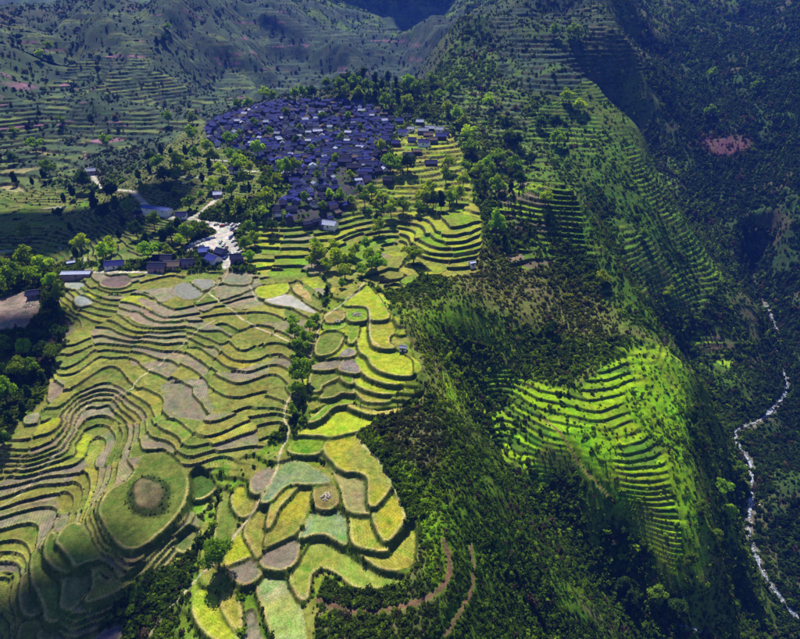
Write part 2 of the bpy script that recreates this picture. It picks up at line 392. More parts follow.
def base(x, y):
    x = np.asarray(x, float); y = np.asarray(y, float)
    zc = gc.cubic(zc0, x, y)
    m = gf.inside(x, y, 6)
    if not np.any(m): return zc
    zf = gf.cubic(zf0, x, y)
    ex = np.minimum(np.minimum(x-gf.x0, gf.x1-x), np.minimum(y-gf.y0, gf.y1-y))
    w = sstep(8, 70, ex)
    return zc*(1-w) + zf*w

TS = 90 * 1.0045 ** np.arange(0, 860)
def hit(u, v, surf=None):                       # first point of the ground seen at a pixel
    u = np.atleast_1d(np.asarray(u, float)); v = np.atleast_1d(np.asarray(v, float))
    dx, dy, dz = ray(u, v); ln = np.sqrt(dx*dx+dy*dy+dz*dz); dx, dy, dz = dx/ln, dy/ln, dz/ln
    T = TS[None, :]
    x = dx[:,None]*T; y = dy[:,None]*T; z = CAMZ + dz[:,None]*T
    below = z < base(x, y)
    k = np.where(below.any(1), below.argmax(1), len(TS)-1)
    t0 = TS[np.maximum(k-1, 0)]; t1 = TS[k]
    for _ in range(12):
        tm = .5*(t0+t1); b = CAMZ+dz*tm < base(dx*tm, dy*tm)
        t1 = np.where(b, tm, t1); t0 = np.where(b, t0, tm)
    return np.stack([dx*t1, dy*t1, CAMZ+dz*t1], 1)
def hitpoly(px):
    a = np.array(px, float)
    return hit(a[:,0], a[:,1])

def sdist(x, y, P):                             # signed distance to a polygon, positive inside
    P = np.asarray(P, float)[:, :2]
    d = np.full(x.shape, 1e18); ins = np.zeros(x.shape, bool)
    n = len(P)
    for i in range(n):
        ax, ay = P[i]; bx, by = P[(i+1) % n]
        ex, ey = bx-ax, by-ay
        t = np.clip(((x-ax)*ex+(y-ay)*ey)/max(ex*ex+ey*ey, 1e-9), 0, 1)
        d = np.minimum(d, (x-ax-t*ex)**2+(y-ay-t*ey)**2)
        c = ((ay > y) != (by > y)) & (x < (bx-ax)*(y-ay)/((by-ay) if abs(by-ay) > 1e-9 else 1e-9)+ax)
        ins ^= c
    return np.where(ins, 1, -1)*np.sqrt(d)

def rounded(P, it=2):                           # Chaikin corner cutting
    P = np.asarray(P, float)
    for _ in range(it):
        Q = np.roll(P, -1, 0); P = np.stack([.75*P+.25*Q, .25*P+.75*Q], 1).reshape(-1, P.shape[1])
    return P
#@@PART2

# ------------------------------------------------------------------ land use: terraced zones and wild slopes
# terraced zones: pixels, step (m), riser width (m), edge wobble (m), plot length (m), crops, bank colour, kind (1 = paddies, 2 = grassy dry terraces), flatness of treads
ZONES = [
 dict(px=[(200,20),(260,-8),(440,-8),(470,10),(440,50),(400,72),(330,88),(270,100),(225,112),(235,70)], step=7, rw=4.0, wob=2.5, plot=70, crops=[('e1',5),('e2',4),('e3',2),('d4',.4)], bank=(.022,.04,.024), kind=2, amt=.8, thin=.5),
 dict(px=[(460,30),(500,0),(560,-6),(640,20),(650,90),(590,100),(540,95),(500,75)], step=6, rw=3.2, wob=2.5, plot=60, crops=[('e1',5),('e2',4)], bank=(.02,.036,.018), kind=2, amt=.8, thin=.3),
 dict(px=[(-60,20),(60,22),(150,6),(240,0),(280,60),(250,98),(215,120),(190,140),(120,148),(60,165),(-60,185)], step=4.2, rw=2.2, wob=2.0, plot=45, crops=[('e1',3),('d2',5),('d3',3),('d4',.7)], bank=(.014,.028,.015), kind=2, amt=.85, thin=.3),
 dict(px=[(-60,135),(60,125),(85,140),(80,160),(100,170),(60,185),(-60,195)], step=4, rw=2.4, wob=1.2, plot=40, crops=[('d3',3),('d5',2),('d2',2)], bank=(.03,.042,.02), kind=2, amt=1),
 dict(px=[(-50,190),(60,186),(118,190),(165,150),(200,118),(232,122),(230,150),(262,165),(262,200),(215,200),(190,222),(190,250),(130,262),(60,266),(35,255),(-50,262)], step=1.0, rw=1.5, wob=1.6, plot=22, crops=[('dullgreen',10),('g2',8),('dg3',7),('wet',1)], bank=(.015,.03,.010), kind=1, amt=1),
 dict(px=[(250,275),(235,245),(262,215),(285,222),(320,226),(345,218),(352,190),(395,170),(405,200),(430,272),(392,292),(365,282),(330,302),(300,284)], step=2.3, rw=1.5, wob=1.1, plot=24, crops=[('bright',4),('green',4),('olive',3),('straw',1),('mud',1)], bank=(.045,.075,.012), kind=1, amt=1),
 dict(px=[(392,135),(440,120),(462,150),(480,200),(484,262),(455,280),(410,275),(395,225),(385,190)], step=2.6, rw=1.4, wob=1.2, plot=34, crops=[('bright',5),('g3',3),('straw',2)], bank=(.04,.06,.015), kind=1, amt=1),
 dict(px=[(60,284),(75,268),(140,275),(200,270),(240,270),(300,280),(332,300),(318,345),(300,400),(285,430),(262,455),(232,478),(212,520),(180,560),(130,600),(90,660),(-60,700),(-60,470),(0,436),(45,395),(66,345)], step=1.4, rw=.65, wob=.8, plot=26, crops=[('olive',7),('bright',.6),('mud',4),('mudrose',3),('dullgreen',4),('straw',1)], bank=(.036,.055,.011), kind=1, amt=1),
 dict(px=[(200,480),(262,440),(300,425),(330,440),(357,430),(364,446),(392,484),(406,515),(420,535),(420,556),(412,574),(372,592),(346,584),(322,572),(312,600),(310,660),(160,660),(205,560)], step=2.2, rw=1.4, wob=1.0, plot=16, crops=[('olive',3),('g6',4),('g2',1)], bank=(.09,.125,.014), kind=2, amt=.6, lawn=1),
 dict(px=[(325,290),(365,280),(388,305),(398,330),(416,365),(416,385),(424,400),(380,418),(330,420),(300,425),(312,350)], step=2.4, rw=1.4, wob=.6, plot=22, crops=[('olive',3),('g6',3),('bright',2)], bank=(.08,.115,.012), kind=2, amt=.7, lawn=1),
 dict(px=[(455,75),(520,85),(545,130),(520,160),(470,150),(420,110)], step=3.6, rw=2.4, wob=1.6, plot=40, crops=[('g4',4),('d3',2),('d2',3)], bank=(.03,.05,.015), kind=2, amt=.7),
 dict(px=[(525,110),(575,95),(625,110),(668,170),(715,260),(720,300),(640,292),(600,262),(560,235),(530,195)], step=3.4, rw=1.7, wob=1.5, plot=30, crops=[('g4',5),('g7',3)], bank=(.014,.03,.006), kind=2, amt=1, thin=.45),
 dict(px=[(440,380),(470,366),(510,370),(545,385),(590,395),(625,350),(660,345),(690,375),(672,430),(668,470),(690,540),(700,585),(660,560),(620,500),(560,475),(480,455)], step=1.9, rw=.95, wob=1.5, plot=22, crops=[('lime',5),('g3',4),('g4',2)], bank=(.045,.085,.006), kind=2, amt=1, thin=.5),
 dict(px=[(650,300),(700,320),(725,345),(735,368),(690,372),(660,340)], step=3.6, rw=1.8, wob=1.2, plot=30, crops=[('g4',3),('soil2',2),('g3',1)], bank=(.02,.03,.01), kind=2, amt=1),
 dict(px=[(488,195),(530,180),(548,215),(560,262),(520,270),(492,255)], step=3.4, rw=1.6, wob=1.3, plot=24, crops=[('g3',3),('soil2',2),('g4',2)], bank=(.03,.04,.015), kind=2, amt=1),
 dict(px=[(600,60),(560,30),(580,5),(640,20),(680,60),(640,80)], step=7, rw=4, wob=3, plot=60, crops=[('d1',3),('d2',3)], bank=(.03,.045,.02), kind=2, amt=.4),
]
PAL.update({'e1':(.028,.052,.04),'e2':(.036,.062,.045),'e3':(.06,.09,.055),'g6':(.12,.165,.022),'g7':(.10,.175,.016),'d1':(.10,.105,.05),'d2':(.055,.085,.042),'d3':(.10,.13,.045),'d4':(.17,.09,.13),'d5':(.24,.21,.11),'g2':(.09,.16,.02),'dg3':(.055,.095,.02),'g3':(.16,.25,.02),'g4':(.075,.14,.018),'g5':(.06,.10,.02),  # e tones: far slopes, darkened in the colour to stand in for cloud shade
            'lime':(.175,.295,.012),'soil2':(.13,.10,.075)})
# wild slopes: pixels, ground colour, shrub colour, shrub density factor, edge softness (m)
WILD = [
 ([(-80,0),(260,-10),(500,-10),(440,60),(300,110),(200,150),(60,190),(-80,200)], (.036,.052,.036), (.026,.045,.026), .35, 60),  # far slopes: shade put into darker ground and shrub colours
 ([(440,60),(500,-10),(650,-10),(660,60),(640,130),(540,120),(500,70)], (.045,.068,.022), (.03,.055,.014), .9, 40),
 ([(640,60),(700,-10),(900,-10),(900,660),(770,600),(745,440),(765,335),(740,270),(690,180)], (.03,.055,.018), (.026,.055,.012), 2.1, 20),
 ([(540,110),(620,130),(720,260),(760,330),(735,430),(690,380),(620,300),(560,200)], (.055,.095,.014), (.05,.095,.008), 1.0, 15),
 ([(395,130),(420,90),(540,90),(560,200),(500,240),(470,160)], (.11,.15,.04), (.07,.11,.02), .8, 15),
 ([(475,235),(520,255),(560,262),(640,330),(600,345),(540,330),(480,310),(425,275)], (.115,.12,.035), (.075,.10,.016), .55, 9),
 ([(560,395),(615,350),(660,340),(695,385),(690,470),(710,560),(690,590),(630,520),(560,450)], (.135,.24,.008), (.11,.20,.008), .6, 8),
 ([(395,290),(412,310),(440,360),(470,420),(440,410),(420,350),(400,315)], (.16,.20,.025), (.13,.19,.012), .8, 4),
 ([(395,300),(480,310),(545,350),(560,395),(500,370),(450,375),(430,340)], (.10,.155,.016), (.09,.15,.008), .65, 8),
 ([(430,420),(560,460),(640,560),(680,640),(700,700),(430,700),(425,600),(415,480)], (.065,.105,.014), (.062,.12,.008), 1.1, 10),
 ([(370,420),(420,405),(450,430),(440,480),(400,470)], (.085,.08,.04), (.05,.065,.016), 1.1, 5),
 ([(418,520),(440,520),(455,590),(420,640),(320,640),(310,590),(400,585)], (.10,.10,.04), (.075,.125,.014), 1.0, 4),
 ([(-80,255),(35,250),(60,280),(72,320),(68,345),(45,395),(0,437),(-80,470)], (.045,.065,.018), (.06,.10,.012), 1.3, 5),
 ([(393,468),(408,502),(424,538),(424,590),(446,604),(452,552),(432,500),(408,458)], (.10,.17,.014), (.11,.20,.010), .8, 3),
 ([(700,132),(745,138),(755,150),(735,160),(700,152)], (.11,.055,.075), (.085,.05,.06), .5, 10),
 ([(640,100),(660,90),(760,320),(745,330)], (.07,.10,.035), (.05,.08,.02), .9, 10),
]
SQUARE_PX = [(189,246),(200,240),(213,237),(219,231),(210,224),(204,221),(213,217),(226,221),(240,219),(236,230),(233,240),(239,250),(247,256),(243,262),(232,264),(228,270),(222,270),(223,260),(210,252),(198,252),(186,252)]
PLATFORM_PX = [(-40,306),(8,298),(26,290),(38,296),(40,308),(33,318),(24,331),(5,330),(-40,335)]
VILLAGE_PX = [(205,142),(212,122),(240,112),(268,104),(300,101),(340,99),(368,106),(392,112),(392,135),(386,152),(392,172),(372,178),(352,196),(344,214),(335,228),(312,228),(296,220),(270,222),(275,205),(292,190),(283,176),(262,164),(248,152),(232,150)]

for Z in ZONES: Z['w'] = rounded(hitpoly(Z['px']), 1)
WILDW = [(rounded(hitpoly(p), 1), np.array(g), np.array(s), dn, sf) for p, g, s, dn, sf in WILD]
SQUARE = rounded(hitpoly(SQUARE_PX), 2); PLATFORM = rounded(hitpoly(PLATFORM_PX), 2); VILLAGE = rounded(hitpoly(VILLAGE_PX), 1)
FW = []
for i_, (h, pal, px) in enumerate(FIELDS):
    if i_ >= AUTO: W_ = hitpoly(px); h = CAMZ-float(W_[:,2].mean())+.25
    else: W_ = np.array([at_h(u, v, h) for u, v in px])
    FW.append((h, pal, rounded(W_, 2 if i_ < AUTO else 1)))
ORDER = sorted(range(len(FW)), key=lambda i: -FW[i][0])      # lowest first
BROWN_KNOLL = rounded(hitpoly([(131,498),(134,487),(143,479),(158,480),(168,489),(166,500),(156,509),(146,511),(139,508)]), 2)
PALN = list(PAL); PALA = np.array([PAL[k] for k in PALN]); WETA = np.array([WET.get(k, 0.) for k in PALN])
PATHS_PX = [  # footpaths: width (m), pixels
 (1.3, [(365,281),(358,289),(348,297),(341,304),(330,312),(322,320),(316,335),(311,352),(306,365)]),
 (1.3, [(290,395),(284,410),(284,420),(289,427),(288,435),(281,449),(276,470),(269,485),(258.5,499),(255,509),(238,529),(224,550),(214,562),(195,579),(182,596),(171,606),(150,634),(135,660)]),
 (1.4, [(228,270),(224,279),(215,287),(208,292),(214,297),(222,303),(231,308),(243,319),(255,325),(266,329),(275,333),(288,340)]),
 (1.9, [(249,284),(253,292),(257,299)]),
 (1.1, [(208,292),(198,302)]),
 (1.0, [(214,320),(198,330),(187,339),(176,349),(165,358),(157,366),(148,370),(139,376),(132,387),(124,392),(110,396)]),
 (.9, [(96,393),(88,402),(80,415),(74,428),(68,438),(60,450),(48,464),(38,475),(27,486),(12,498),(-5,510)]),
 (.9, [(356,432),(362,444),(378,459),(390,481),(404,510),(406,520)]),
 (.9, [(366,306),(370,312),(370,322),(370,335),(372,343),(379,348.5)]),
]
TRACKS_PX = [   # dirt tracks: width, pixels
 (2.2, [(318,600),(335,606),(352,611),(375,612),(400,607),(424,600),(441,589),(450,574),(449,556),(444,540)]),
 (1.8, [(470,545),(474,570),(472,590),(462,610),(446,634)]),
 (2.6, [(52,318),(56,330),(50,345),(41,362)]),
 (2.6, [(27,330),(22,345),(10,358),(-10,368)]),
 (1.6, [(545,420),(560,432),(580,465),(597,484),(612,500)]),
]
ROADS_PX = [
 (5.5, [(88,168),(94,178),(100,187),(108,190),(118,190),(132,191),(140,199),(148,207),(158,216),(175,217),(190,219),(205,222)]),
 (5.0, [(193,217),(203,211),(212,203),(218,198)]),
 (3.4, [(58,275),(75,274),(100,272),(125,272),(142,272),(160,275)]),
]
def trace(px, step=1.2):
    return resample(hitpoly(px), step)
PATHS = [(w, trace(p)) for w, p in PATHS_PX]; TRACKS = [(w, trace(p, 1.5)) for w, p in TRACKS_PX]; ROADS = [(w, trace(p, 3)) for w, p in ROADS_PX]

def hashf(a, b, s):
    return lattice(np.asarray(a), np.asarray(b), s)

def voro(x, y, sp, seed):
    """nearest and second nearest jittered seed: cell id, distance to the cell border"""
    gx = np.floor(x/sp).astype(int); gy_ = np.floor(y/sp).astype(int)
    d1 = np.full(x.shape, 1e9); d2 = d1.copy(); idn = np.zeros(x.shape, np.int64)
    for oy in (-1, 0, 1):
        for ox in (-1, 0, 1):
            cx = gx+ox; cy = gy_+oy
            px = (cx+.1+.8*hashf(cx, cy, seed))*sp; py = (cy+.1+.8*hashf(cx, cy, seed+5))*sp
            d = np.hypot(x-px, y-py); cid = (cx+5000)*20011+(cy+5000)
            n = d < d1
            d2 = np.where(n, d1, np.minimum(d2, d)); idn = np.where(n, cid, idn); d1 = np.where(n, d, d1)
    return idn, (d2-d1)*.5

def surface(x, y, cell):
    """final ground: height, colour, wetness, furrows, field id, kind of cover, bank mask, shrub colour, shrub density"""
    shp = x.shape
    zb = base(x, y)
    e = max(1.0, cell)
    gx_ = (base(x+e, y)-base(x-e, y))/(2*e); gy_ = (base(x, y+e)-base(x, y-e))/(2*e)
    slope = np.hypot(gx_, gy_)
    z = zb.copy()
    n30 = fbm(x, y, 34, 51, 4); n8 = fbm(x, y, 7, 61, 3); n120 = fbm(x, y, 140, 71, 3)
    g0 = np.array([.075,.105,.02]); s0 = np.array([.06,.11,.010])
    gcol = np.broadcast_to(g0, shp+(3,)).copy(); scol = np.broadcast_to(s0, shp+(3,)).copy(); sden = np.full(shp, .9)
    xmin, xmax, ymin, ymax = x.min(), x.max(), y.min(), y.max()
    def box(P, m):
        return (x > P[:,0].min()-m) & (x < P[:,0].max()+m) & (y > P[:,1].min()-m) & (y < P[:,1].max()+m)
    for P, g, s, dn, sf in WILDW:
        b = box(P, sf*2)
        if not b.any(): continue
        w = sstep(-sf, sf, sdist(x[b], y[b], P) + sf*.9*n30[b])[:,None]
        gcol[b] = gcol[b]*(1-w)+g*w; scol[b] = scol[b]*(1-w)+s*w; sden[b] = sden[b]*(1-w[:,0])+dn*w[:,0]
    # patches of bare reddish earth and of lush grass on the wild slopes
    br = sstep(.12, .5, n30 + .35*n8)[...,None]; lu = sstep(.1, .5, -n30 + .4*n8)[...,None]
    gcol = gcol*(1-.55*br) + np.array([.115,.085,.06])*.55*br
    gcol = gcol*(1-.4*lu) + gcol*np.array([1.25,1.75,.7])*.4*lu
    col = gcol; wet = np.zeros(shp); row = np.zeros(shp+(3,)); fid = np.zeros(shp, np.int64); cover = np.zeros(shp, np.int8); bank = np.zeros(shp); sid = np.zeros(shp, np.int16)
    for zi, Z in enumerate(ZONES):
        P = Z['w']; b = box(P, 3)
        if not b.any(): continue
        xb, yb = x[b], y[b]
        sd = sdist(xb, yb, P) + (6 if Z['kind'] == 1 else 9)*n30[b]
        m = sstep(-1.5, 2.0, sd) * Z['amt']
        if Z.get('thin'): sden[b] = sden[b]*(1-Z['thin']*sstep(-1.5, 2, sd))
        if Z.get('lawn'): sden[b] = sden[b]*(1-.8*sstep(-1.5, 2, sd))
        elif Z['kind'] == 2: m = m * (.25 + .75*sstep(-.35, .15, n30[b] + .5*n120[b]))
        st = Z['step']
        Lv = zb[b] + Z['wob']*.5*st/2*(fbm(xb, yb, 13+st*2, 81+zi, 2) + .5*fbm(xb, yb, 40, 91, 2))
        wxy = Z['plot']*.12
        vid, vd = voro(xb + wxy*fbm(xb, yb, Z['plot']*.5, 401, 2), yb + wxy*fbm(xb, yb, Z['plot']*.5, 411, 2), Z['plot'], 100+zi)
        if Z['kind'] == 1: Lv = Lv + st*.42*(hashf(vid % 100003, vid % 997, 23)-.5)*2*sstep(.0, .5, vd)
        q = Lv/st; k = np.floor(q); f = q-k
        rwv = Z['rw']*(.65+.7*hashf(vid % 100003, k.astype(np.int64)+700, 29)) if Z['kind'] == 1 else Z['rw']
        w = np.clip(rwv*np.maximum(slope[b], .03)/st, .05, .55)
        sl = np.maximum(slope[b], .03)
        hx = hashf(k.astype(np.int64)+1000, vid % 100003, 7); hx2 = hashf(k.astype(np.int64)+1000, vid % 100003, 13)
        lift = np.where(f < 1-w, (hx2-.5)*.22*st*sstep(0, .12, f)*sstep(0, .12, 1-w-f), 0) if Z['kind'] == 1 else 0
        tread = st*(k + .04*f/(1-w)) + lift
        zt = np.where(f < 1-w, tread, st*(k + .04 + .96*sstep(1-w, 1, f)))
        crest = sstep(.85, .3, f*st/sl) * (f < .5)
        bund = sstep(.5, .15, vd) * (f < 1-w) if Z['kind'] == 1 else 0*f
        zt = zt + .22*np.maximum(crest, bund)*(Z['kind'] == 1)
        z[b] = z[b]*(1-m) + zt*m
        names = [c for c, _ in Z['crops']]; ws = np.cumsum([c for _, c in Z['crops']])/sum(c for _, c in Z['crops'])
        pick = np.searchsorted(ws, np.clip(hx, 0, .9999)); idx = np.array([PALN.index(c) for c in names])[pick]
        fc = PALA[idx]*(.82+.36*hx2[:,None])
        if Z['kind'] == 1:
            mx_ = sstep(-.3, .4, fbm(xb, yb, 11, 421, 3))[:,None]*.6
            fc = fc*(1-mx_) + np.array([.142,.146,.042])*mx_*(.8+.4*hx[:,None])
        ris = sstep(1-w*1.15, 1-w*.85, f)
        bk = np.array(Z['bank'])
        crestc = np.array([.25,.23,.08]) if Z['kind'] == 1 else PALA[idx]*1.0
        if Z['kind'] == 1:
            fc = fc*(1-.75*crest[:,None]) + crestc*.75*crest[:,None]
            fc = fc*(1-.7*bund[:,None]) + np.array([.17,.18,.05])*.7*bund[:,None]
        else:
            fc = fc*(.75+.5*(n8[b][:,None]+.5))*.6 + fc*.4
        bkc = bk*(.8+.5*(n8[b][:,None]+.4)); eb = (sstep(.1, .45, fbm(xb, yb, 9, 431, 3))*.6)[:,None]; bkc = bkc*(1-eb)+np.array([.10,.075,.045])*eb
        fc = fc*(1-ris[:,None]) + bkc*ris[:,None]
        mm = sstep(.35, .65, m/Z['amt'])[:,None]*(1 if Z['kind'] == 1 else .92)
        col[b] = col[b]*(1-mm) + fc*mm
        wet[b] = np.where(mm[:,0] > .5, WETA[idx]*(1-ris)*(1-crest), wet[b])
        on = m > .4*Z['amt']
        cv = cover[b]; cv[on] = Z['kind']; cover[b] = cv
        bank[b] = np.where(on, ris, bank[b])
        ff = fid[b]; ff[on] = ((zi+1)*10**9 + (k.astype(np.int64)+500)*10**6 + (vid % 999983))[on] if Z['kind'] == 1 else 0; fid[b] = ff
        ang = hx*6.28; rr = row[b]
        rr[on] = np.stack([np.cos(ang), np.sin(ang), (hx2 > .45)*.7*(1-ris)*(Z['kind'] == 1)], 1)[on]; row[b] = rr
    # individually surveyed fields, lowest first so that higher banks cover lower treads
    for i in ORDER:
        h, pal, P = FW[i]
        if P[:,0].max() < xmin-3 or P[:,0].min() > xmax+3 or P[:,1].max() < ymin-3 or P[:,1].min() > ymax+3: continue
        b = box(P, 4)
        if not b.any(): continue
        xb, yb = x[b], y[b]
        sd = sdist(xb, yb, P) + .5 + .35*fbm(xb, yb, 4, 131, 2)
        hz = CAMZ-h
        zp = z[b]; up_ = hz > zp
        dh = np.clip(np.abs(hz-zp), 0, 4)
        rwid = .55 + .22*dh
        w = np.where(up_, sstep(-rwid*1.6, 0, sd), sstep(0, rwid*1.2, sd))
        crest = sstep(.95, .4, np.abs(sd-.35)) * (sd > -.3)
        crest = crest*(.35 + .65*sstep(.2, .8, dh)*up_)
        zz = zp*(1-w) + hz*w + .2*crest*(sd > 0) + .06*fbm(xb, yb, 9, 141, 2)*w
        z[b] = zz
        hv = float(hashf(np.array([i+3]), np.array([11]), 3)[0])
        fc = np.array(PAL[pal])*(.9+.2*hv)
        fc = np.broadcast_to(fc, xb.shape+(3,)).copy()
        if pal in ('mixed', 'mixgreen', 'teal', 'bright', 'olive', 'frost'):
            nn = sstep(-.25, .35, fbm(xb, yb, 16, 151+i, 3))[:,None]
            alt = {'mixed':(.15,.125,.12),'mixgreen':(.155,.15,.11),'teal':(.15,.22,.05),'bright':(.23,.28,.03),'olive':(.26,.25,.03),'frost':(.20,.26,.06)}[pal]
            fc = fc*(1-.75*nn) + np.array(alt)*.75*nn
        fc = fc*(1-.75*crest[:,None]) + np.array([.30,.255,.11])*.75*crest[:,None]
        ins = sstep(-.25, .1, sd)[:,None]
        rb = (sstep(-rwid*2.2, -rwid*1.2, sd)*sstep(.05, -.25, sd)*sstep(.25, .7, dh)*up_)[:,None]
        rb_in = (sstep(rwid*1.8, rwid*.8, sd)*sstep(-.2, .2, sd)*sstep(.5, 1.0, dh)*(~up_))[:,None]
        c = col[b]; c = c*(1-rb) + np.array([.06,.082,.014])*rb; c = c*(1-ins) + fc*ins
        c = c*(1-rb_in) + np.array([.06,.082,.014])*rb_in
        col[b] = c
        inside = sd > -.1
        wb = wet[b]; wb[inside] = (WET.get(pal, 0)*(1-crest))[inside]; wet[b] = wb
        cv = cover[b]; cv[inside] = 1; cover[b] = cv
        bb = bank[b]; bb = np.maximum(bb*(~inside), np.maximum(rb[:,0], rb_in[:,0])); bank[b] = bb
        ff = fid[b]; ff[inside] = i+1; fid[b] = ff
        rr = row[b]; a = hv*3.1; rr[inside] = np.array([math.cos(a), math.sin(a), {'mudrow':2.2,'bright':.35,'olive':.4,'straw':.4}.get(pal, .15)]); row[b] = rr
    # brown hillock inside the ring terrace
    b = box(BROWN_KNOLL, 8)
    if b.any():
        sd = sdist(x[b], y[b], BROWN_KNOLL) + .8*n8[b] + 1.6*fbm(x[b], y[b], 9, 441, 2)
        h_ = CAMZ-184.4
        w = sstep(-2.5, 2.2, sd)
        z[b] = z[b] + w*(1.5 + .4*sstep(0, 9, sd) + .35*n8[b])
        t = sstep(.6, 2.2, sd)[:,None]; bk = (sstep(-2.8, -1.2, sd)[:,None])
        c = col[b]; c = c*(1-bk)+np.array([.03,.045,.012])*bk
        c = c*(1-t)+(np.array([.10,.085,.045])*(1+.6*n8[b][:,None]+.5*n30[b][:,None]))*t; col[b] = c
        cv = cover[b]; cv[sd > -3] = 4; cover[b] = cv
        ff = fid[b]; ff[sd > -3] = 0; fid[b] = ff; bb = bank[b]; bb = np.where((sd > -3) & (sd < 1), 1., np.where(sd >= 1, 0, bb)); bank[b] = bb
        wb = wet[b]; wb[sd > -3] = 0; wet[b] = wb; rr = row[b]; rr[sd > -3] = 0; row[b] = rr
    # levelled places: village square, platform on the left; bare trodden ground between the houses
    for P, colr, lvl in ((SQUARE, (.50,.46,.45), 1), (PLATFORM, (.22,.17,.15), 2)):
        b = box(P, 14)
        if not b.any(): continue
        sd = sdist(x[b], y[b], P)
        c0 = P.mean(0)
        A_ = np.c_[P[:,0]-c0[0], P[:,1]-c0[1]]; g, *_ = np.linalg.lstsq(A_, P[:,2]-c0[2], rcond=None)
        hz = c0[2] + .7*(g[0]*(x[b]-c0[0]) + g[1]*(y[b]-c0[1]))
        w = sstep(-6, 0, sd); z[b] = z[b]*(1-w)+hz*w
        t = sstep(-.8, .5, sd + .8*n8[b])[:,None]
        c = col[b]; c = c*(1-t)+np.array(colr)*(.82+.3*n8[b][:,None])*t; col[b] = c
        on = sd > -1.5
        for arr, val in ((cover, 5), (fid, 0), (bank, 0), (wet, 0), (sid, lvl)):
            a = arr[b]; a[on] = val; arr[b] = a
        a = row[b]; a[on] = 0; row[b] = a
    b = box(VILLAGE, 10)
    if b.any():
        sd = sdist(x[b], y[b], VILLAGE) + 8*n30[b]
        t = sstep(-4, 3, sd)[:,None]
        vc = np.where(n8[b][:,None] > .12, np.array([.04,.065,.02]), np.array([.05,.047,.06]))
        c = col[b]; c = c*(1-t)+vc*t; col[b] = c
        cv = cover[b]; cv[sd > 0] = 6; cover[b] = cv; ff = fid[b]; ff[sd > 0] = 0; fid[b] = ff; bb = bank[b]; bb[sd > 0] = 0; bank[b] = bb
    # ways: cut in level across the slope
    for lst, colr, cvv, flat, s0_ in ((TRACKS, (.14,.09,.055), 5, .8, 100), (PATHS, (.42,.36,.24), 5, .0, 200), (ROADS, (.44,.40,.36), 5, 1.0, 300)):
        for pi_, (wd_, P) in enumerate(lst):
            b = box(P, wd_+8)
            if not b.any(): continue
            xb, yb = x[b], y[b]
            d, i = polydist(xb, yb, P)
            d = d + .25*wd_*.5*fbm(xb, yb, 2.5, 171, 2)
            if flat:
                w = flat*sstep(wd_*.5+2.5, wd_*.5, d); z[b] = z[b]*(1-w)+P[i,2]*w
            t = sstep(wd_*.5+.25, wd_*.5-.25, d)[:,None]
            c = col[b]; c = c*(1-t)+np.array(colr)*(.85+.35*n8[b][:,None])*t; col[b] = c
            on = d < wd_*.5+.3
            for arr, val in ((cover, cvv), (bank, 0), (wet, 0), (sid, s0_+pi_)):
                a = arr[b]; a[on] = val; arr[b] = a
            a = row[b]; a[on] = 0; row[b] = a
    # river bed of pale stones
    if xmax > 150:
        b = (x > 200) & (x < 470)
        if b.any():
            d, i = polydist(x[b], y[b], RIV[::2])
            t = sstep(5.0, 2.2, d + 3.0*n8[b])[:,None]
            c = col[b]; c = c*(1-t)+np.array([.13,.125,.11])*t; col[b] = c
            cv = cover[b]; cv[d < 4.0] = 7; cover[b] = cv
            cv = bank[b]; cv[d < 7] = 0; bank[b] = cv
    rough = np.where(cover == 0, .35, np.where(cover == 4, .15, .05))
    z = z + rough*n8*np.minimum(1, 2/cell*1.0 if cell < 3 else .6)
    return dict(z=z, col=np.clip(col, .004, .9), wet=wet, row=row, fid=fid, cover=cover, bank=bank, scol=scol, sden=sden, slope=slope, sid=sid)

# ------------------------------------------------------------------ materials
def newmat(name):
    m = bpy.data.materials.new(name); m.use_nodes = True
    return m, m.node_tree.nodes, m.node_tree.links, m.node_tree.nodes['Principled BSDF']
def nd(ns, t, **kw):
    n = ns.new(t)
    for k, v in kw.items(): setattr(n, k, v)
    return n
def setin(n, **kw):
    for k, v in kw.items(): n.inputs[k].default_value = v

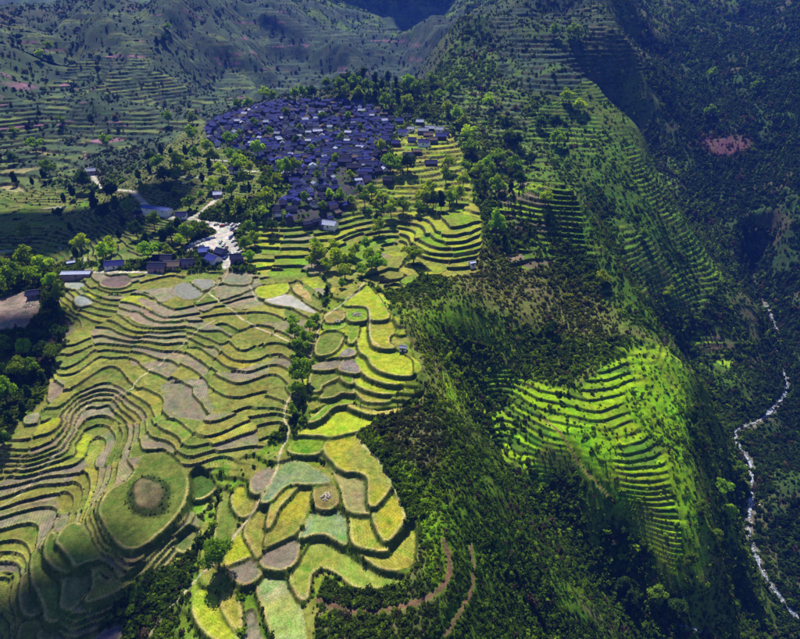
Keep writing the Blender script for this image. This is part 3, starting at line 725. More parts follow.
def ground_material():
    m, ns, ls, bs = newmat('ground')
    geo = nd(ns, 'ShaderNodeNewGeometry')
    col = nd(ns, 'ShaderNodeAttribute', attribute_name='col')
    wet = nd(ns, 'ShaderNodeAttribute', attribute_name='wet')
    row = nd(ns, 'ShaderNodeAttribute', attribute_name='row')
    n1 = nd(ns, 'ShaderNodeTexNoise'); setin(n1, Scale=.35, Detail=6.0, Roughness=.65)
    n2 = nd(ns, 'ShaderNodeTexNoise'); setin(n2, Scale=2.0, Detail=5.0, Roughness=.75)
    n3 = nd(ns, 'ShaderNodeTexNoise'); setin(n3, Scale=.06, Detail=4.0, Roughness=.6)
    for n in (n1, n2, n3): ls.new(geo.outputs['Position'], n.inputs['Vector'])
    # furrows: stripes across the field along its own direction
    dot = nd(ns, 'ShaderNodeVectorMath', operation='DOT_PRODUCT')
    sep = nd(ns, 'ShaderNodeSeparateXYZ'); ls.new(row.outputs['Vector'], sep.inputs[0])
    cmb = nd(ns, 'ShaderNodeCombineXYZ'); ls.new(sep.outputs[0], cmb.inputs[0]); ls.new(sep.outputs[1], cmb.inputs[1])
    ls.new(geo.outputs['Position'], dot.inputs[0]); ls.new(cmb.outputs[0], dot.inputs[1])
    frq = nd(ns, 'ShaderNodeMath', operation='MULTIPLY_ADD'); ls.new(dot.outputs['Value'], frq.inputs[0]); frq.inputs[1].default_value = 5.2
    nm = nd(ns, 'ShaderNodeMath', operation='MULTIPLY'); ls.new(n1.outputs[0], nm.inputs[0]); nm.inputs[1].default_value = 7.0; ls.new(nm.outputs[0], frq.inputs[2])
    sn = nd(ns, 'ShaderNodeMath', operation='SINE'); ls.new(frq.outputs[0], sn.inputs[0])
    st = nd(ns, 'ShaderNodeMath', operation='MULTIPLY'); ls.new(sn.outputs[0], st.inputs[0]); ls.new(sep.outputs[2], st.inputs[1])
    # brightness = patchy mottling at three sizes + furrows
    def mr(src, lo, hi, a=.25, b=.75):
        r = nd(ns, 'ShaderNodeMapRange'); ls.new(src, r.inputs[0]); setin(r, **{'From Min': a, 'From Max': b, 'To Min': lo, 'To Max': hi}); return r.outputs[0]
    f1 = mr(n1.outputs[0], .5, 1.5); f2 = mr(n2.outputs[0], .36, 1.64); f3 = mr(n3.outputs[0], .8, 1.2); f4 = mr(st.outputs[0], .78, 1.22, -1, 1)
    p = nd(ns, 'ShaderNodeMath', operation='MULTIPLY'); ls.new(f1, p.inputs[0]); ls.new(f2, p.inputs[1])
    p2 = nd(ns, 'ShaderNodeMath', operation='MULTIPLY'); ls.new(p.outputs[0], p2.inputs[0]); ls.new(f3, p2.inputs[1])
    p3 = nd(ns, 'ShaderNodeMath', operation='MULTIPLY'); ls.new(p2.outputs[0], p3.inputs[0]); ls.new(f4, p3.inputs[1])
    sc = nd(ns, 'ShaderNodeVectorMath', operation='SCALE'); ls.new(col.outputs['Color'], sc.inputs[0]); ls.new(p3.outputs[0], sc.inputs['Scale'])
    n4 = nd(ns, 'ShaderNodeTexNoise'); setin(n4, Scale=.17, Detail=5.0, Roughness=.7, Distortion=.6); ls.new(geo.outputs['Position'], n4.inputs['Vector'])
    n5 = nd(ns, 'ShaderNodeTexVoronoi'); setin(n5, Scale=1.1, Randomness=1.0); ls.new(geo.outputs['Position'], n5.inputs['Vector'])
    def mixmul(src, fac, mulc):
        t = nd(ns, 'ShaderNodeVectorMath', operation='MULTIPLY'); ls.new(src, t.inputs[0]); t.inputs[1].default_value = mulc
        mxn = nd(ns, 'ShaderNodeMix', data_type='RGBA'); ls.new(fac, mxn.inputs['Factor']); ls.new(src, mxn.inputs['A']); ls.new(t.outputs[0], mxn.inputs['B']); return mxn.outputs['Result']
    c1 = mixmul(sc.outputs[0], mr(n4.outputs[0], 0, 1, .52, .66), (.52, .86, .55))
    c2 = mixmul(c1, mr(n4.outputs[0], 1, 0, .34, .46), (1.25, 1.05, 1.1))
    c3 = mixmul(c2, mr(n5.outputs['Distance'], .75, 0, .08, .3), (.55, .72, .5))
    # dry stalks and moss shift the hue
    hs = nd(ns, 'ShaderNodeHueSaturation'); ls.new(c3, hs.inputs['Color'])
    ls.new(mr(n3.outputs[0], .475, .525), hs.inputs['Hue']); ls.new(mr(n2.outputs[0], 1.25, .9), hs.inputs['Saturation'])
    ls.new(hs.outputs[0], bs.inputs['Base Color'])
    rg = nd(ns, 'ShaderNodeMapRange'); ls.new(wet.outputs['Fac'], rg.inputs[0]); setin(rg, **{'To Min': .95, 'To Max': .22}); ls.new(rg.outputs[0], bs.inputs['Roughness'])
    sp = nd(ns, 'ShaderNodeMapRange'); ls.new(wet.outputs['Fac'], sp.inputs[0]); setin(sp, **{'To Min': .08, 'To Max': .5}); ls.new(sp.outputs[0], bs.inputs['Specular IOR Level'])
    bp = nd(ns, 'ShaderNodeBump'); setin(bp, Strength=.55, Distance=.35)
    hsum = nd(ns, 'ShaderNodeMath', operation='MULTIPLY_ADD'); ls.new(n2.outputs[0], hsum.inputs[0]); hsum.inputs[1].default_value = .8; ls.new(n1.outputs[0], hsum.inputs[2])
    ls.new(hsum.outputs[0], bp.inputs['Height']); ls.new(bp.outputs[0], bs.inputs['Normal'])
    return m
GROUND = ground_material()

def mesh_np(name, V, F, mat, attrs=None, smooth=True):
    me = bpy.data.meshes.new(name)
    V = np.ascontiguousarray(V, np.float32); F = np.ascontiguousarray(F, np.int32)
    k = F.shape[1]
    me.vertices.add(len(V)); me.vertices.foreach_set('co', V.ravel())
    me.loops.add(F.size); me.loops.foreach_set('vertex_index', F.ravel())
    me.polygons.add(len(F)); me.polygons.foreach_set('loop_start', np.arange(0, F.size, k, dtype=np.int32))
    if smooth: me.polygons.foreach_set('use_smooth', np.ones(len(F), bool))
    for nme, (typ, arr) in (attrs or {}).items():
        at = me.attributes.new(nme, typ, 'POINT')
        key = {'FLOAT_COLOR': 'color', 'FLOAT': 'value', 'FLOAT_VECTOR': 'vector', 'INT': 'value'}[typ]
        at.data.foreach_set(key, np.ascontiguousarray(arr, np.int32 if typ == 'INT' else np.float32).ravel())
    me.update(); me.validate()
    if mat: me.materials.append(mat)
    return me
def link(name, me, parent=None, **props):
    o = bpy.data.objects.new(name, me); COL.objects.link(o)
    if parent: o.parent = parent
    for k, v in props.items(): o[k] = v
    return o

def tile(g, cullpx):
    s = surface(g.X, g.Y, g.d)
    u, v, f = project(g.X, g.Y, s['z'])
    vis = (u > -cullpx) & (u < 800+cullpx) & (v > -cullpx*3) & (v < 639+cullpx) & (g.Y > 5)
    s['vis'] = vis; s['u'] = u; s['v'] = v
    return s
def faces_of(g, mask):                           # quads whose four corners are all kept
    i = np.arange(g.nx*g.ny).reshape(g.ny, g.nx)
    q = np.stack([i[:-1,:-1], i[:-1,1:], i[1:,1:], i[1:,:-1]], -1)
    m = mask[:-1,:-1] & mask[:-1,1:] & mask[1:,1:] & mask[1:,:-1]
    return q, m
def sub(g, s, F):                                # compact a face set to its own vertices
    ids, inv = np.unique(F, return_inverse=True)
    V = np.stack([g.X.ravel()[ids], g.Y.ravel()[ids], s['z'].ravel()[ids]], 1)
    c = s['col'].reshape(-1,3)[ids]
    at = {'col': ('FLOAT_COLOR', np.c_[c, np.ones(len(c))]), 'wet': ('FLOAT', s['wet'].ravel()[ids]), 'row': ('FLOAT_VECTOR', s['row'].reshape(-1,3)[ids])}
    return V, inv.reshape(F.shape), at

GA = Grid(-262, 150, 92, 476, .5)
GB = Grid(-560, 700, 90, 1060, 1.45)
GC = Grid(-2600, 2600, -900, 3900, 15.0)
GD = Grid(-1000, 900, 1045, 1750, 4.5)
SA = tile(GA, 60); SB = tile(GB, 130); SC = tile(GC, 1e9); SD = tile(GD, 90)
SC['vis'][:] = True
# near tile: fields become objects of their own
qa, ma = faces_of(GA, SA['vis'])
inA = lambda x, y: GA.inside(x, y, .01)

#@@PART3

fa = SA['fid'][:-1,:-1]
ids, cnt = np.unique(fa[ma & (fa > 0)], return_counts=True)
big = ids[np.argsort(-cnt)][:300]; big = big[cnt[np.argsort(-cnt)][:300] > 60]
sa = SA['sid'][:-1,:-1]
isbig = np.isin(fa, big) & (sa == 0)
V, F, at = sub(GA, SA, qa[ma & ~isbig & (sa == 0)])
hillside = link('hillside', mesh_np('hillside', V, F, GROUND, at), kind='structure')
sel = ma & isbig
qf = qa[sel]; idf = fa[sel]; o_ = np.argsort(idf, kind='stable'); qf = qf[o_]; idf = idf[o_]
cuts = np.flatnonzero(np.diff(idf))+1
for fq in np.split(qf, cuts):
    V, F, at = sub(GA, SA, fq)
    link('paddy_field', mesh_np('paddy_field', V, F, GROUND, at), hillside)
# middle tile
hole = GA.inside(GB.X, GB.Y, 4) & (GA.near(SA['vis'], GB.X, GB.Y))
under = GA.inside(GB.X, GB.Y, .6)
SB['zfull'] = SB['z'].copy()
SB['z'] = SB['z'] - 1.0*under
qb, mb = faces_of(GB, SB['vis'])
ho = hole[:-1,:-1] & hole[:-1,1:] & hole[1:,1:] & hole[1:,:-1]
sb = SB['sid'][:-1,:-1]
V, F, at = sub(GB, SB, qb[mb & ~ho & (sb == 0)])
link('mountain_slope', mesh_np('mountain_slope', V, F, GROUND, at), kind='structure')
# ways and levelled places, cut out of the ground as pieces of their own
for k_ in np.unique(np.r_[np.unique(sa), np.unique(sb)]):
    if k_ == 0: continue
    nm_ = {1: 'village_square', 2: 'levelled_ground'}.get(int(k_)) or {1: 'dirt_track', 2: 'footpath', 3: 'road'}[int(k_)//100]
    for g_, s_, q_, m_ in ((GA, SA, qa, ma & (sa == k_)), (GB, SB, qb, mb & ~ho & (sb == k_))):
        if m_.sum() < 6: continue
        V, F, at = sub(g_, s_, q_[m_])
        link(nm_, mesh_np(nm_, V, F, GROUND, at), kind='structure')
SB['z'] = SB['zfull']
# far tile
inB = GB.inside(GC.X, GC.Y, 24) & GB.near(SB['vis'], GC.X, GC.Y)
inA_ = GA.inside(GC.X, GC.Y, 24) & GA.near(SA['vis'], GC.X, GC.Y)
inD = GD.inside(GC.X, GC.Y, 24) & GD.near(SD['vis'], GC.X, GC.Y)
drop = (GB.inside(GC.X, GC.Y, 2) | GA.inside(GC.X, GC.Y, 2) | GD.inside(GC.X, GC.Y, 2))
SC['z'] = SC['z'] - 5.0*drop
qc, mc = faces_of(GC, SC['vis'])
hb = (inB | inA_ | inD); hb = hb[:-1,:-1] & hb[:-1,1:] & hb[1:,1:] & hb[1:,:-1]
V, F, at = sub(GC, SC, qc[~hb])
SD['zfull'] = SD['z'].copy(); SD['z'] = SD['z'] - 2.5*GB.inside(GD.X, GD.Y, .5)
qd, md = faces_of(GD, SD['vis'])
V2, F2, at2 = sub(GD, SD, qd[md]); SD['z'] = SD['zfull']
link('mountain_slope', mesh_np('mountain_slope', V2, F2, GROUND, at2), kind='structure')
link('mountains', mesh_np('mountains', V, F, GROUND, at), kind='structure')

def ground_z(x, y):
    x = np.asarray(x, float); y = np.asarray(y, float)
    z = base(x, y)
    d = GD.inside(x, y); z = np.where(d, GD.lin(SD['z'], x, y), z)
    b = GB.inside(x, y); z = np.where(b, GB.lin(SB['z'], x, y), z)
    a = GA.inside(x, y); z = np.where(a, GA.lin(SA['z'], x, y), z)
    return z

#@@PART4

def sample(field, x, y):                          # look up a ground property at points
    b = GB.inside(x, y); a = GA.inside(x, y) & GA.near(SA['vis'], x, y)
    out = GC.near(SC[field], x, y)
    d = GD.inside(x, y); od = GD.near(SD[field], x, y); out = np.where(d[:,None] if out.ndim == 2 else d, od, out)
    ob = GB.near(SB[field], x, y); oa = GA.near(SA[field], x, y)
    if out.ndim == 2: b = b[:,None]; a = a[:,None]
    return np.where(a, oa, np.where(b, ob, out))

# ------------------------------------------------------------------ vegetation
def foliage_material(name, source):
    m, ns, ls, bs = newmat(name)
    if source == 'object':
        c = nd(ns, 'ShaderNodeObjectInfo').outputs['Color']
    else:
        c = nd(ns, 'ShaderNodeAttribute', attribute_name='tint', attribute_type='INSTANCER').outputs['Color']
    lv = nd(ns, 'ShaderNodeAttribute', attribute_name='lv').outputs['Fac']
    mr = nd(ns, 'ShaderNodeMapRange'); ls.new(lv, mr.inputs[0]); setin(mr, **{'To Min': .55, 'To Max': 1.45})
    sc = nd(ns, 'ShaderNodeVectorMath', operation='SCALE'); ls.new(c, sc.inputs[0]); ls.new(mr.outputs[0], sc.inputs['Scale'])
    df = nd(ns, 'ShaderNodeBsdfDiffuse'); tr = nd(ns, 'ShaderNodeBsdfTranslucent'); mx = nd(ns, 'ShaderNodeMixShader'); mx.inputs[0].default_value = .5
    hs = nd(ns, 'ShaderNodeHueSaturation'); setin(hs, Hue=.487, Saturation=1.1, Value=1.5); ls.new(sc.outputs[0], hs.inputs['Color'])
    ls.new(sc.outputs[0], df.inputs[0]); ls.new(hs.outputs[0], tr.inputs[0])
    ls.new(df.outputs[0], mx.inputs[1]); ls.new(tr.outputs[0], mx.inputs[2])
    ls.new(mx.outputs[0], ns['Material Output'].inputs['Surface'])
    ns.remove(bs)
    return m
LEAF_I = foliage_material('shrub_leaves', 'inst'); LEAF_O = foliage_material('tree_leaves', 'object')

def leaf_mesh(name, lobes, per, size, seed, mat, shell=.75):
    """leaf-sized faces spread through a few lobes: [(x, y, z, rx, rz)]"""
    r = np.random.default_rng(seed); V = []; L = []
    for (cx, cy, cz, rx, rz) in lobes:
        n = int(per*rx*rx/ (lobes[0][3]**2) + 4)
        d = r.normal(size=(n, 3)); d /= np.linalg.norm(d, axis=1)[:,None]
        rad = shell + (1-shell)*r.random(n) - .5*(r.random(n) < .2)*r.random(n)
        p = d*rad[:,None]*np.array([rx, rx, rz]) + np.array([cx, cy, cz])
        nrm = d*.6 + r.normal(size=(n, 3))*.55 + np.array([0, 0, .35]); nrm /= np.linalg.norm(nrm, axis=1)[:,None]
        t = np.cross(nrm, r.normal(size=(n, 3))); t /= np.linalg.norm(t, axis=1)[:,None]
        b = np.cross(nrm, t)
        s = size*(.6+.8*r.random(n))[:,None]; s2 = s*(.55+.5*r.random(n))[:,None]
        q = np.stack([p-t*s, p-b*s2+nrm*s*.15, p+t*s, p+b*s2+nrm*s*.15], 1)
        V.append(q.reshape(-1, 3)); L.append(np.repeat(r.random(n), 4))
    V = np.concatenate(V); L = np.concatenate(L)
    F = np.arange(len(V)).reshape(-1, 4)
    return mesh_np(name, V, F, mat, {'lv': ('FLOAT', L)}, smooth=False)

PROTO = bpy.data.collections.new('shrub_kinds')
for i in range(5):
    r = random.Random(i)
    lob = [(0, 0, .45, .62, .5)] + [(r.uniform(-.5,.5), r.uniform(-.5,.5), r.uniform(.25,.8), r.uniform(.3,.45), r.uniform(.28,.5)) for _ in range(3)]
    me = leaf_mesh('shrub_kind', lob, 34, .2, 40+i, LEAF_I)
    PROTO.objects.link(bpy.data.objects.new('shrub_kind', me))
for i in range(2):                                # upright conifer-like
    lob = [(0, 0, .35, .5, .35), (0, 0, .85, .38, .4), (0, 0, 1.35, .24, .4), (0, 0, 1.8, .1, .3)]
    PROTO.objects.link(bpy.data.objects.new('conifer_kind', leaf_mesh('conifer_kind', lob, 40, .17, 60+i, LEAF_I)))

ng = bpy.data.node_groups.new('scatter', 'GeometryNodeTree')
ng.interface.new_socket('Geometry', in_out='INPUT', socket_type='NodeSocketGeometry')
ng.interface.new_socket('Geometry', in_out='OUTPUT', socket_type='NodeSocketGeometry')
gn = ng.nodes; gl = ng.links
gi = gn.new('NodeGroupInput'); go = gn.new('NodeGroupOutput'); io = gn.new('GeometryNodeInstanceOnPoints')
ci = gn.new('GeometryNodeCollectionInfo'); ci.inputs['Collection'].default_value = PROTO
ci.inputs['Separate Children'].default_value = True; ci.inputs['Reset Children'].default_value = True
def gattr(nm, typ):
    a = gn.new('GeometryNodeInputNamedAttribute'); a.data_type = typ; a.inputs['Name'].default_value = nm; return a.outputs['Attribute']
gl.new(gi.outputs[0], io.inputs['Points']); gl.new(ci.outputs[0], io.inputs['Instance']); io.inputs['Pick Instance'].default_value = True
gl.new(gattr('idx', 'INT'), io.inputs['Instance Index']); gl.new(gattr('rot', 'FLOAT_VECTOR'), io.inputs['Rotation']); gl.new(gattr('scl', 'FLOAT_VECTOR'), io.inputs['Scale'])
gl.new(io.outputs[0], go.inputs[0])

def scatter(name, P, size, tint, conifer, label, cat):
    n = len(P); r = np.random.default_rng(len(P))
    idx = np.where(r.random(n) < conifer, 5+r.integers(0, 2, n), r.integers(0, 5, n))
    # collection children are sorted by name: conifers come first
    idx = np.where(idx >= 5, idx-5, idx+2)
    rot = np.c_[r.normal(0, .12, n), r.normal(0, .12, n), r.random(n)*6.28]
    scl = np.c_[size*(.8+.4*r.random(n)), size*(.8+.4*r.random(n)), size*(.7+.6*r.random(n))]
    me = mesh_np(name, P, np.zeros((0, 4)), None, {'idx': ('INT', idx), 'rot': ('FLOAT_VECTOR', rot), 'scl': ('FLOAT_VECTOR', scl), 'tint': ('FLOAT_COLOR', np.c_[np.clip(tint, .003, .8), np.ones(n)])})
    o = link(name, me, kind='stuff', label=label, category=cat)
    md = o.modifiers.new('scatter', 'NODES'); md.node_group = ng
    return o

# wild shrubs: thinner and larger with distance, because far off only big ones tell
N = 1800000
yy = 95 + (2300-95)*rng.random(N)**1.55; 
hw = .92*yy + 70
xx = (rng.random(N)*2-1)*hw
pdf = 1.0/(2*hw) * (1/1.55)*((yy-95)/(2300-95)+1e-6)**(1/1.55-1)/(2300-95)
cov = sample('cover', xx, yy); den = sample('sden', xx, yy); bnk = sample('bank', xx, yy)
zz = ground_z(xx, yy); dist = np.sqrt(xx**2+yy**2+(zz-CAMZ)**2)
target = 2.3*(210/dist)**1.9*den
target = np.where(cov == 0, target, np.where((cov == 2) & (bnk > .4), target*.8, np.where(cov == 2, target*.16, np.where(cov == 6, target*.1, 0))))
clump = sstep(-.45, .3, fbm(xx, yy, 22, 301, 3) + .5*fbm(xx, yy, 90, 311, 2))
hollow = np.clip((base(xx+14, yy)+base(xx-14, yy)+base(xx, yy+14)+base(xx, yy-14)-4*base(xx, yy))/9, -.6, 1.0)
target = target*(.4+.75*clump)*(1+.6*hollow)
uu, vv, ff = project(xx, yy, zz)
ok = (uu > -150) & (uu < 960) & (vv > -40) & (vv < 760)
acc = ok & (rng.random(N) < target/np.maximum(N*pdf, 1e-12))
xx, yy, zz, dist = xx[acc], yy[acc], zz[acc], dist[acc]
tint = sample('scol', xx, yy)
h1 = rng.random(len(xx)); h2 = fbm(xx, yy, 18, 321, 3)
tint = tint*(.55+.9*h1**1.5)[:,None]
yel = ((h1 > .93) | (h2 > .42))[:,None]; tint = np.where(yel, tint*np.array([1.9,1.7,.8]), tint)
brn = ((rng.random(len(xx)) < .05 + .12*(h2 < -.3)))[:,None]; tint = np.where(brn, np.array([.072,.056,.034])*(.6+.8*h1[:,None]), tint)
size = np.clip(.8*np.exp(rng.normal(0, .42, len(xx))), .35, 2.3)*(1+.35*hollow[acc])*np.clip(dist/215, .8, 9)**np.where(sample('sden', xx, yy) < .7, .5, .68)
conf = .06 + .3*(xx > 330)*(yy > 250)
scatter('scrub', np.c_[xx, yy, zz-.1*size], size, tint, conf, 'dark green and brown scrub covering the steep slopes', 'scrub')
NSCRUB = len(xx)
# tufts and bushes on the terrace banks
def bank_points(g, s, frac, r0, r1, lim):
    m = (s['bank'] > .55) & s['vis'] & (s['cover'] > 0)
    if g is GB: m &= ~(GA.inside(g.X, g.Y)) & (np.hypot(g.X, g.Y) < lim)
    i = np.flatnonzero(m.ravel()); i = i[rng.random(len(i)) < frac]
    P = np.c_[g.X.ravel()[i], g.Y.ravel()[i], s['z'].ravel()[i]] + np.c_[rng.normal(0, g.d*.4, (len(i), 2)), np.zeros(len(i))]
    sz = r0+(r1-r0)*rng.random(len(i))**2.5
    t = s['col'].reshape(-1,3)[i]*(.6+1.3*rng.random(len(i))**2)[:,None]*np.array([1.1,1.25,.8])
    return P, sz, t
a = bank_points(GA, SA, .15, .2, .65, 0); b = bank_points(GB, SB, .33, .5, 1.6, 720)
scatter('bank_weeds', np.r_[a[0], b[0]], np.r_[a[1], b[1]], np.r_[a[2], b[2]], 0.0, 'dark weeds and bushes growing along the terrace banks', 'weeds')
print('scrub', NSCRUB, 'weeds', len(a[0])+len(b[0]))

#@@PART5

# ------------------------------------------------------------------ things: helpers
def ordn(n):
    w = ['first','second','third','fourth','fifth','sixth','seventh','eighth','ninth','tenth','eleventh','twelfth','thirteenth','fourteenth','fifteenth','sixteenth','seventeenth','eighteenth','nineteenth','twentieth']
    if n < 20: return w[n]
    t = {2:'twenty',3:'thirty',4:'forty',5:'fifty',6:'sixty',7:'seventy',8:'eighty',9:'ninety'}[(n+1)//10]
    return t+'-'+w[(n+1) % 10-1] if (n+1) % 10 else t.replace('ty','tieth')
def thing(name, loc, rz=0, sc=1.0, label=None, cat=None, group=None):
    o = bpy.data.objects.new(name, None); COL.objects.link(o); o.empty_display_size = .5
    o.location = loc; o.rotation_euler = (0, 0, rz); o.scale = (sc,)*3 if not isinstance(sc, tuple) else sc
    if label: o['label'] = label
    if cat: o['category'] = cat
    if group: o['group'] = group
    return o
def part(name, me, parent, label=None, color=None, loc=None, rot=None):
    o = bpy.data.objects.new(name, me); COL.objects.link(o); o.parent = parent
    if label: o['label'] = label
    if color is not None: o.color = (*color, 1)
    if loc: o.location = loc
    if rot: o.rotation_euler = rot
    return o
def bm_mesh(name, build, mat, smooth=False):
    bm = bmesh.new(); build(bm); bmesh.ops.recalc_face_normals(bm, faces=bm.faces)
    me = bpy.data.meshes.new(name); bm.to_mesh(me); bm.free()
    if smooth:
        for p in me.polygons: p.use_smooth = True
    me.materials.append(mat); return me
def box(bm, x0, x1, y0, y1, z0, z1):
    v = [bm.verts.new(p) for p in ((x0,y0,z0),(x1,y0,z0),(x1,y1,z0),(x0,y1,z0),(x0,y0,z1),(x1,y0,z1),(x1,y1,z1),(x0,y1,z1))]
    for f in ((0,3,2,1),(4,5,6,7),(0,1,5,4),(1,2,6,5),(2,3,7,6),(3,0,4,7)): bm.faces.new([v[i] for i in f])
def tube(bm, pts, rad, n=7):
    rings = []
    for i, p in enumerate(pts):
        p = np.array(p, float); d = np.array(pts[min(i+1, len(pts)-1)], float)-np.array(pts[max(i-1, 0)], float); d /= np.linalg.norm(d)+1e-9
        a = np.cross(d, (0,1,0) if abs(d[1]) < .9 else (1,0,0)); a /= np.linalg.norm(a); b = np.cross(d, a)
        rings.append([bm.verts.new(p+rad[i]*(math.cos(t)*a+math.sin(t)*b)) for t in np.linspace(0, 2*math.pi, n, endpoint=False)])
    for r0, r1 in zip(rings, rings[1:]):
        for i in range(n): bm.faces.new((r0[i], r0[(i+1)%n], r1[(i+1)%n], r1[i]))
    bm.faces.new(rings[0][::-1]); bm.faces.new(rings[-1])

def plain(name, col, rough=.8, noise=0., scale=1.0, use_obj=False, metal=0., spec=.3, vary=0., bump=0.):
    m, ns, ls, bs = newmat(name)
    setin(bs, Roughness=rough, Metallic=metal); bs.inputs['Specular IOR Level'].default_value = spec
    src = None
    if use_obj: src = nd(ns, 'ShaderNodeObjectInfo').outputs['Color']
    else:
        rgb = nd(ns, 'ShaderNodeRGB'); rgb.outputs[0].default_value = (*col, 1); src = rgb.outputs[0]
    tc = nd(ns, 'ShaderNodeTexCoord')
    if noise:
        n = nd(ns, 'ShaderNodeTexNoise'); setin(n, Scale=scale, Detail=5.0, Roughness=.65); ls.new(tc.outputs['Object'], n.inputs['Vector'])
        r = nd(ns, 'ShaderNodeMapRange'); ls.new(n.outputs[0], r.inputs[0]); setin(r, **{'From Min':.25,'From Max':.75,'To Min':1-noise,'To Max':1+noise})
        sc = nd(ns, 'ShaderNodeVectorMath', operation='SCALE'); ls.new(src, sc.inputs[0]); ls.new(r.outputs[0], sc.inputs['Scale']); src = sc.outputs[0]
        if bump:
            bp = nd(ns, 'ShaderNodeBump'); setin(bp, Strength=bump, Distance=.1); ls.new(n.outputs[0], bp.inputs['Height']); ls.new(bp.outputs[0], bs.inputs['Normal'])
    if vary:
        oi = nd(ns, 'ShaderNodeObjectInfo'); r = nd(ns, 'ShaderNodeMapRange'); ls.new(oi.outputs['Random'], r.inputs[0]); setin(r, **{'To Min':1-vary,'To Max':1+vary})
        sc = nd(ns, 'ShaderNodeVectorMath', operation='SCALE'); ls.new(src, sc.inputs[0]); ls.new(r.outputs[0], sc.inputs['Scale']); src = sc.outputs[0]
    ls.new(src, bs.inputs['Base Color'])
    return m
BARK = plain('bark', (.09,.065,.045), .9, .4, 3.0, bump=.4)

# ------------------------------------------------------------------ trees
def crown_round(seed, k=9, squash=.85):
    r = random.Random(seed); lob = [(0, 0, .62, .27, .25)]
    for i in range(k):
        a = 6.283*i/k + r.uniform(-.4, .4); d = r.uniform(.17, .34)
        lob.append((math.cos(a)*d, math.sin(a)*d, r.uniform(.40, .78), r.uniform(.13, .2), r.uniform(.11, .18)*squash))
    lob += [(r.uniform(-.12,.12), r.uniform(-.12,.12), .86, .16, .13)]
    return lob
def crown_tall(seed):
    r = random.Random(seed)
    return [(r.uniform(-.06,.06), r.uniform(-.06,.06), .3+.1*i, .19*(1-.09*abs(i-2)), .1) for i in range(7)] + [(r.uniform(-.16,.16), r.uniform(-.16,.16), r.uniform(.35,.75), .1, .1) for _ in range(4)]
TREES = []
for i in range(6):
    lob = crown_round(70+i, 8+i % 3); r = random.Random(i)
    def trunk(bm, lob=lob, r=r):
        bend = (r.uniform(-.03,.03), r.uniform(-.03,.03))
        tube(bm, [(0,0,-.06),(bend[0],bend[1],.2),(bend[0]*.5,bend[1],.42),(0,0,.7)], [.035,.026,.02,.008])
        for l in lob[1:7]: tube(bm, [(bend[0]*.7,bend[1],.3),(l[0]*.5,l[1]*.5,.42),(l[0]*.95,l[1]*.95,l[2])], [.014,.01,.004], 5)
    TREES.append((leaf_mesh('crown', lob, 340, .037, 80+i, LEAF_O, .6), bm_mesh('trunk', trunk, BARK)))
TALL = []
for i in range(3):
    lob = crown_tall(90+i)
    TALL.append((leaf_mesh('crown', lob, 170, .042, 95+i, LEAF_O, .55), bm_mesh('trunk', lambda bm: tube(bm, [(0,0,-.06),(.01,0,.4),(0,0,.95)], [.022,.016,.004]), BARK)))

TINT = {'y': (.26,.38,.014), 'g': (.14,.24,.018), 'd': (.04,.085,.014), 'b': (.17,.31,.016)}
TINTN = {'y': 'yellow-green', 'g': 'mid-green', 'd': 'dark green', 'b': 'fresh green'}
def add_tree(u, v, r, c, place, group, tall=False, sink=True):
    """crown seen at pixel u,v with radius r pixels"""
    p = hit([u], [v + r*.95])[0]
    dist = math.sqrt(p[0]**2+p[1]**2+(p[2]-CAMZ)**2)
    h = (r*2.0*dist/FPX)/(.62 if not tall else .8)*1.0
    h = min(max(h*.9, 3.0), 20.0)
    p = (p[0], p[1], float(ground_z([p[0]], [p[1]])[0])-.1)
    me, tr = random.choice(TALL if tall else TREES)
    t = thing('tree', p, random.uniform(0, 6.28), (h*random.uniform(.8,1.22), h*random.uniform(.8,1.22), h*random.uniform(.85,1.2)), None, 'tree', group)
    k = random.uniform(.65, 1.25); base_c = TINT[c]
    part('crown', me, t, color=tuple(min(.6, a*k*random.uniform(.93,1.07)) for a in base_c)); part('trunk', tr, t)
    return t, u, v, c, place
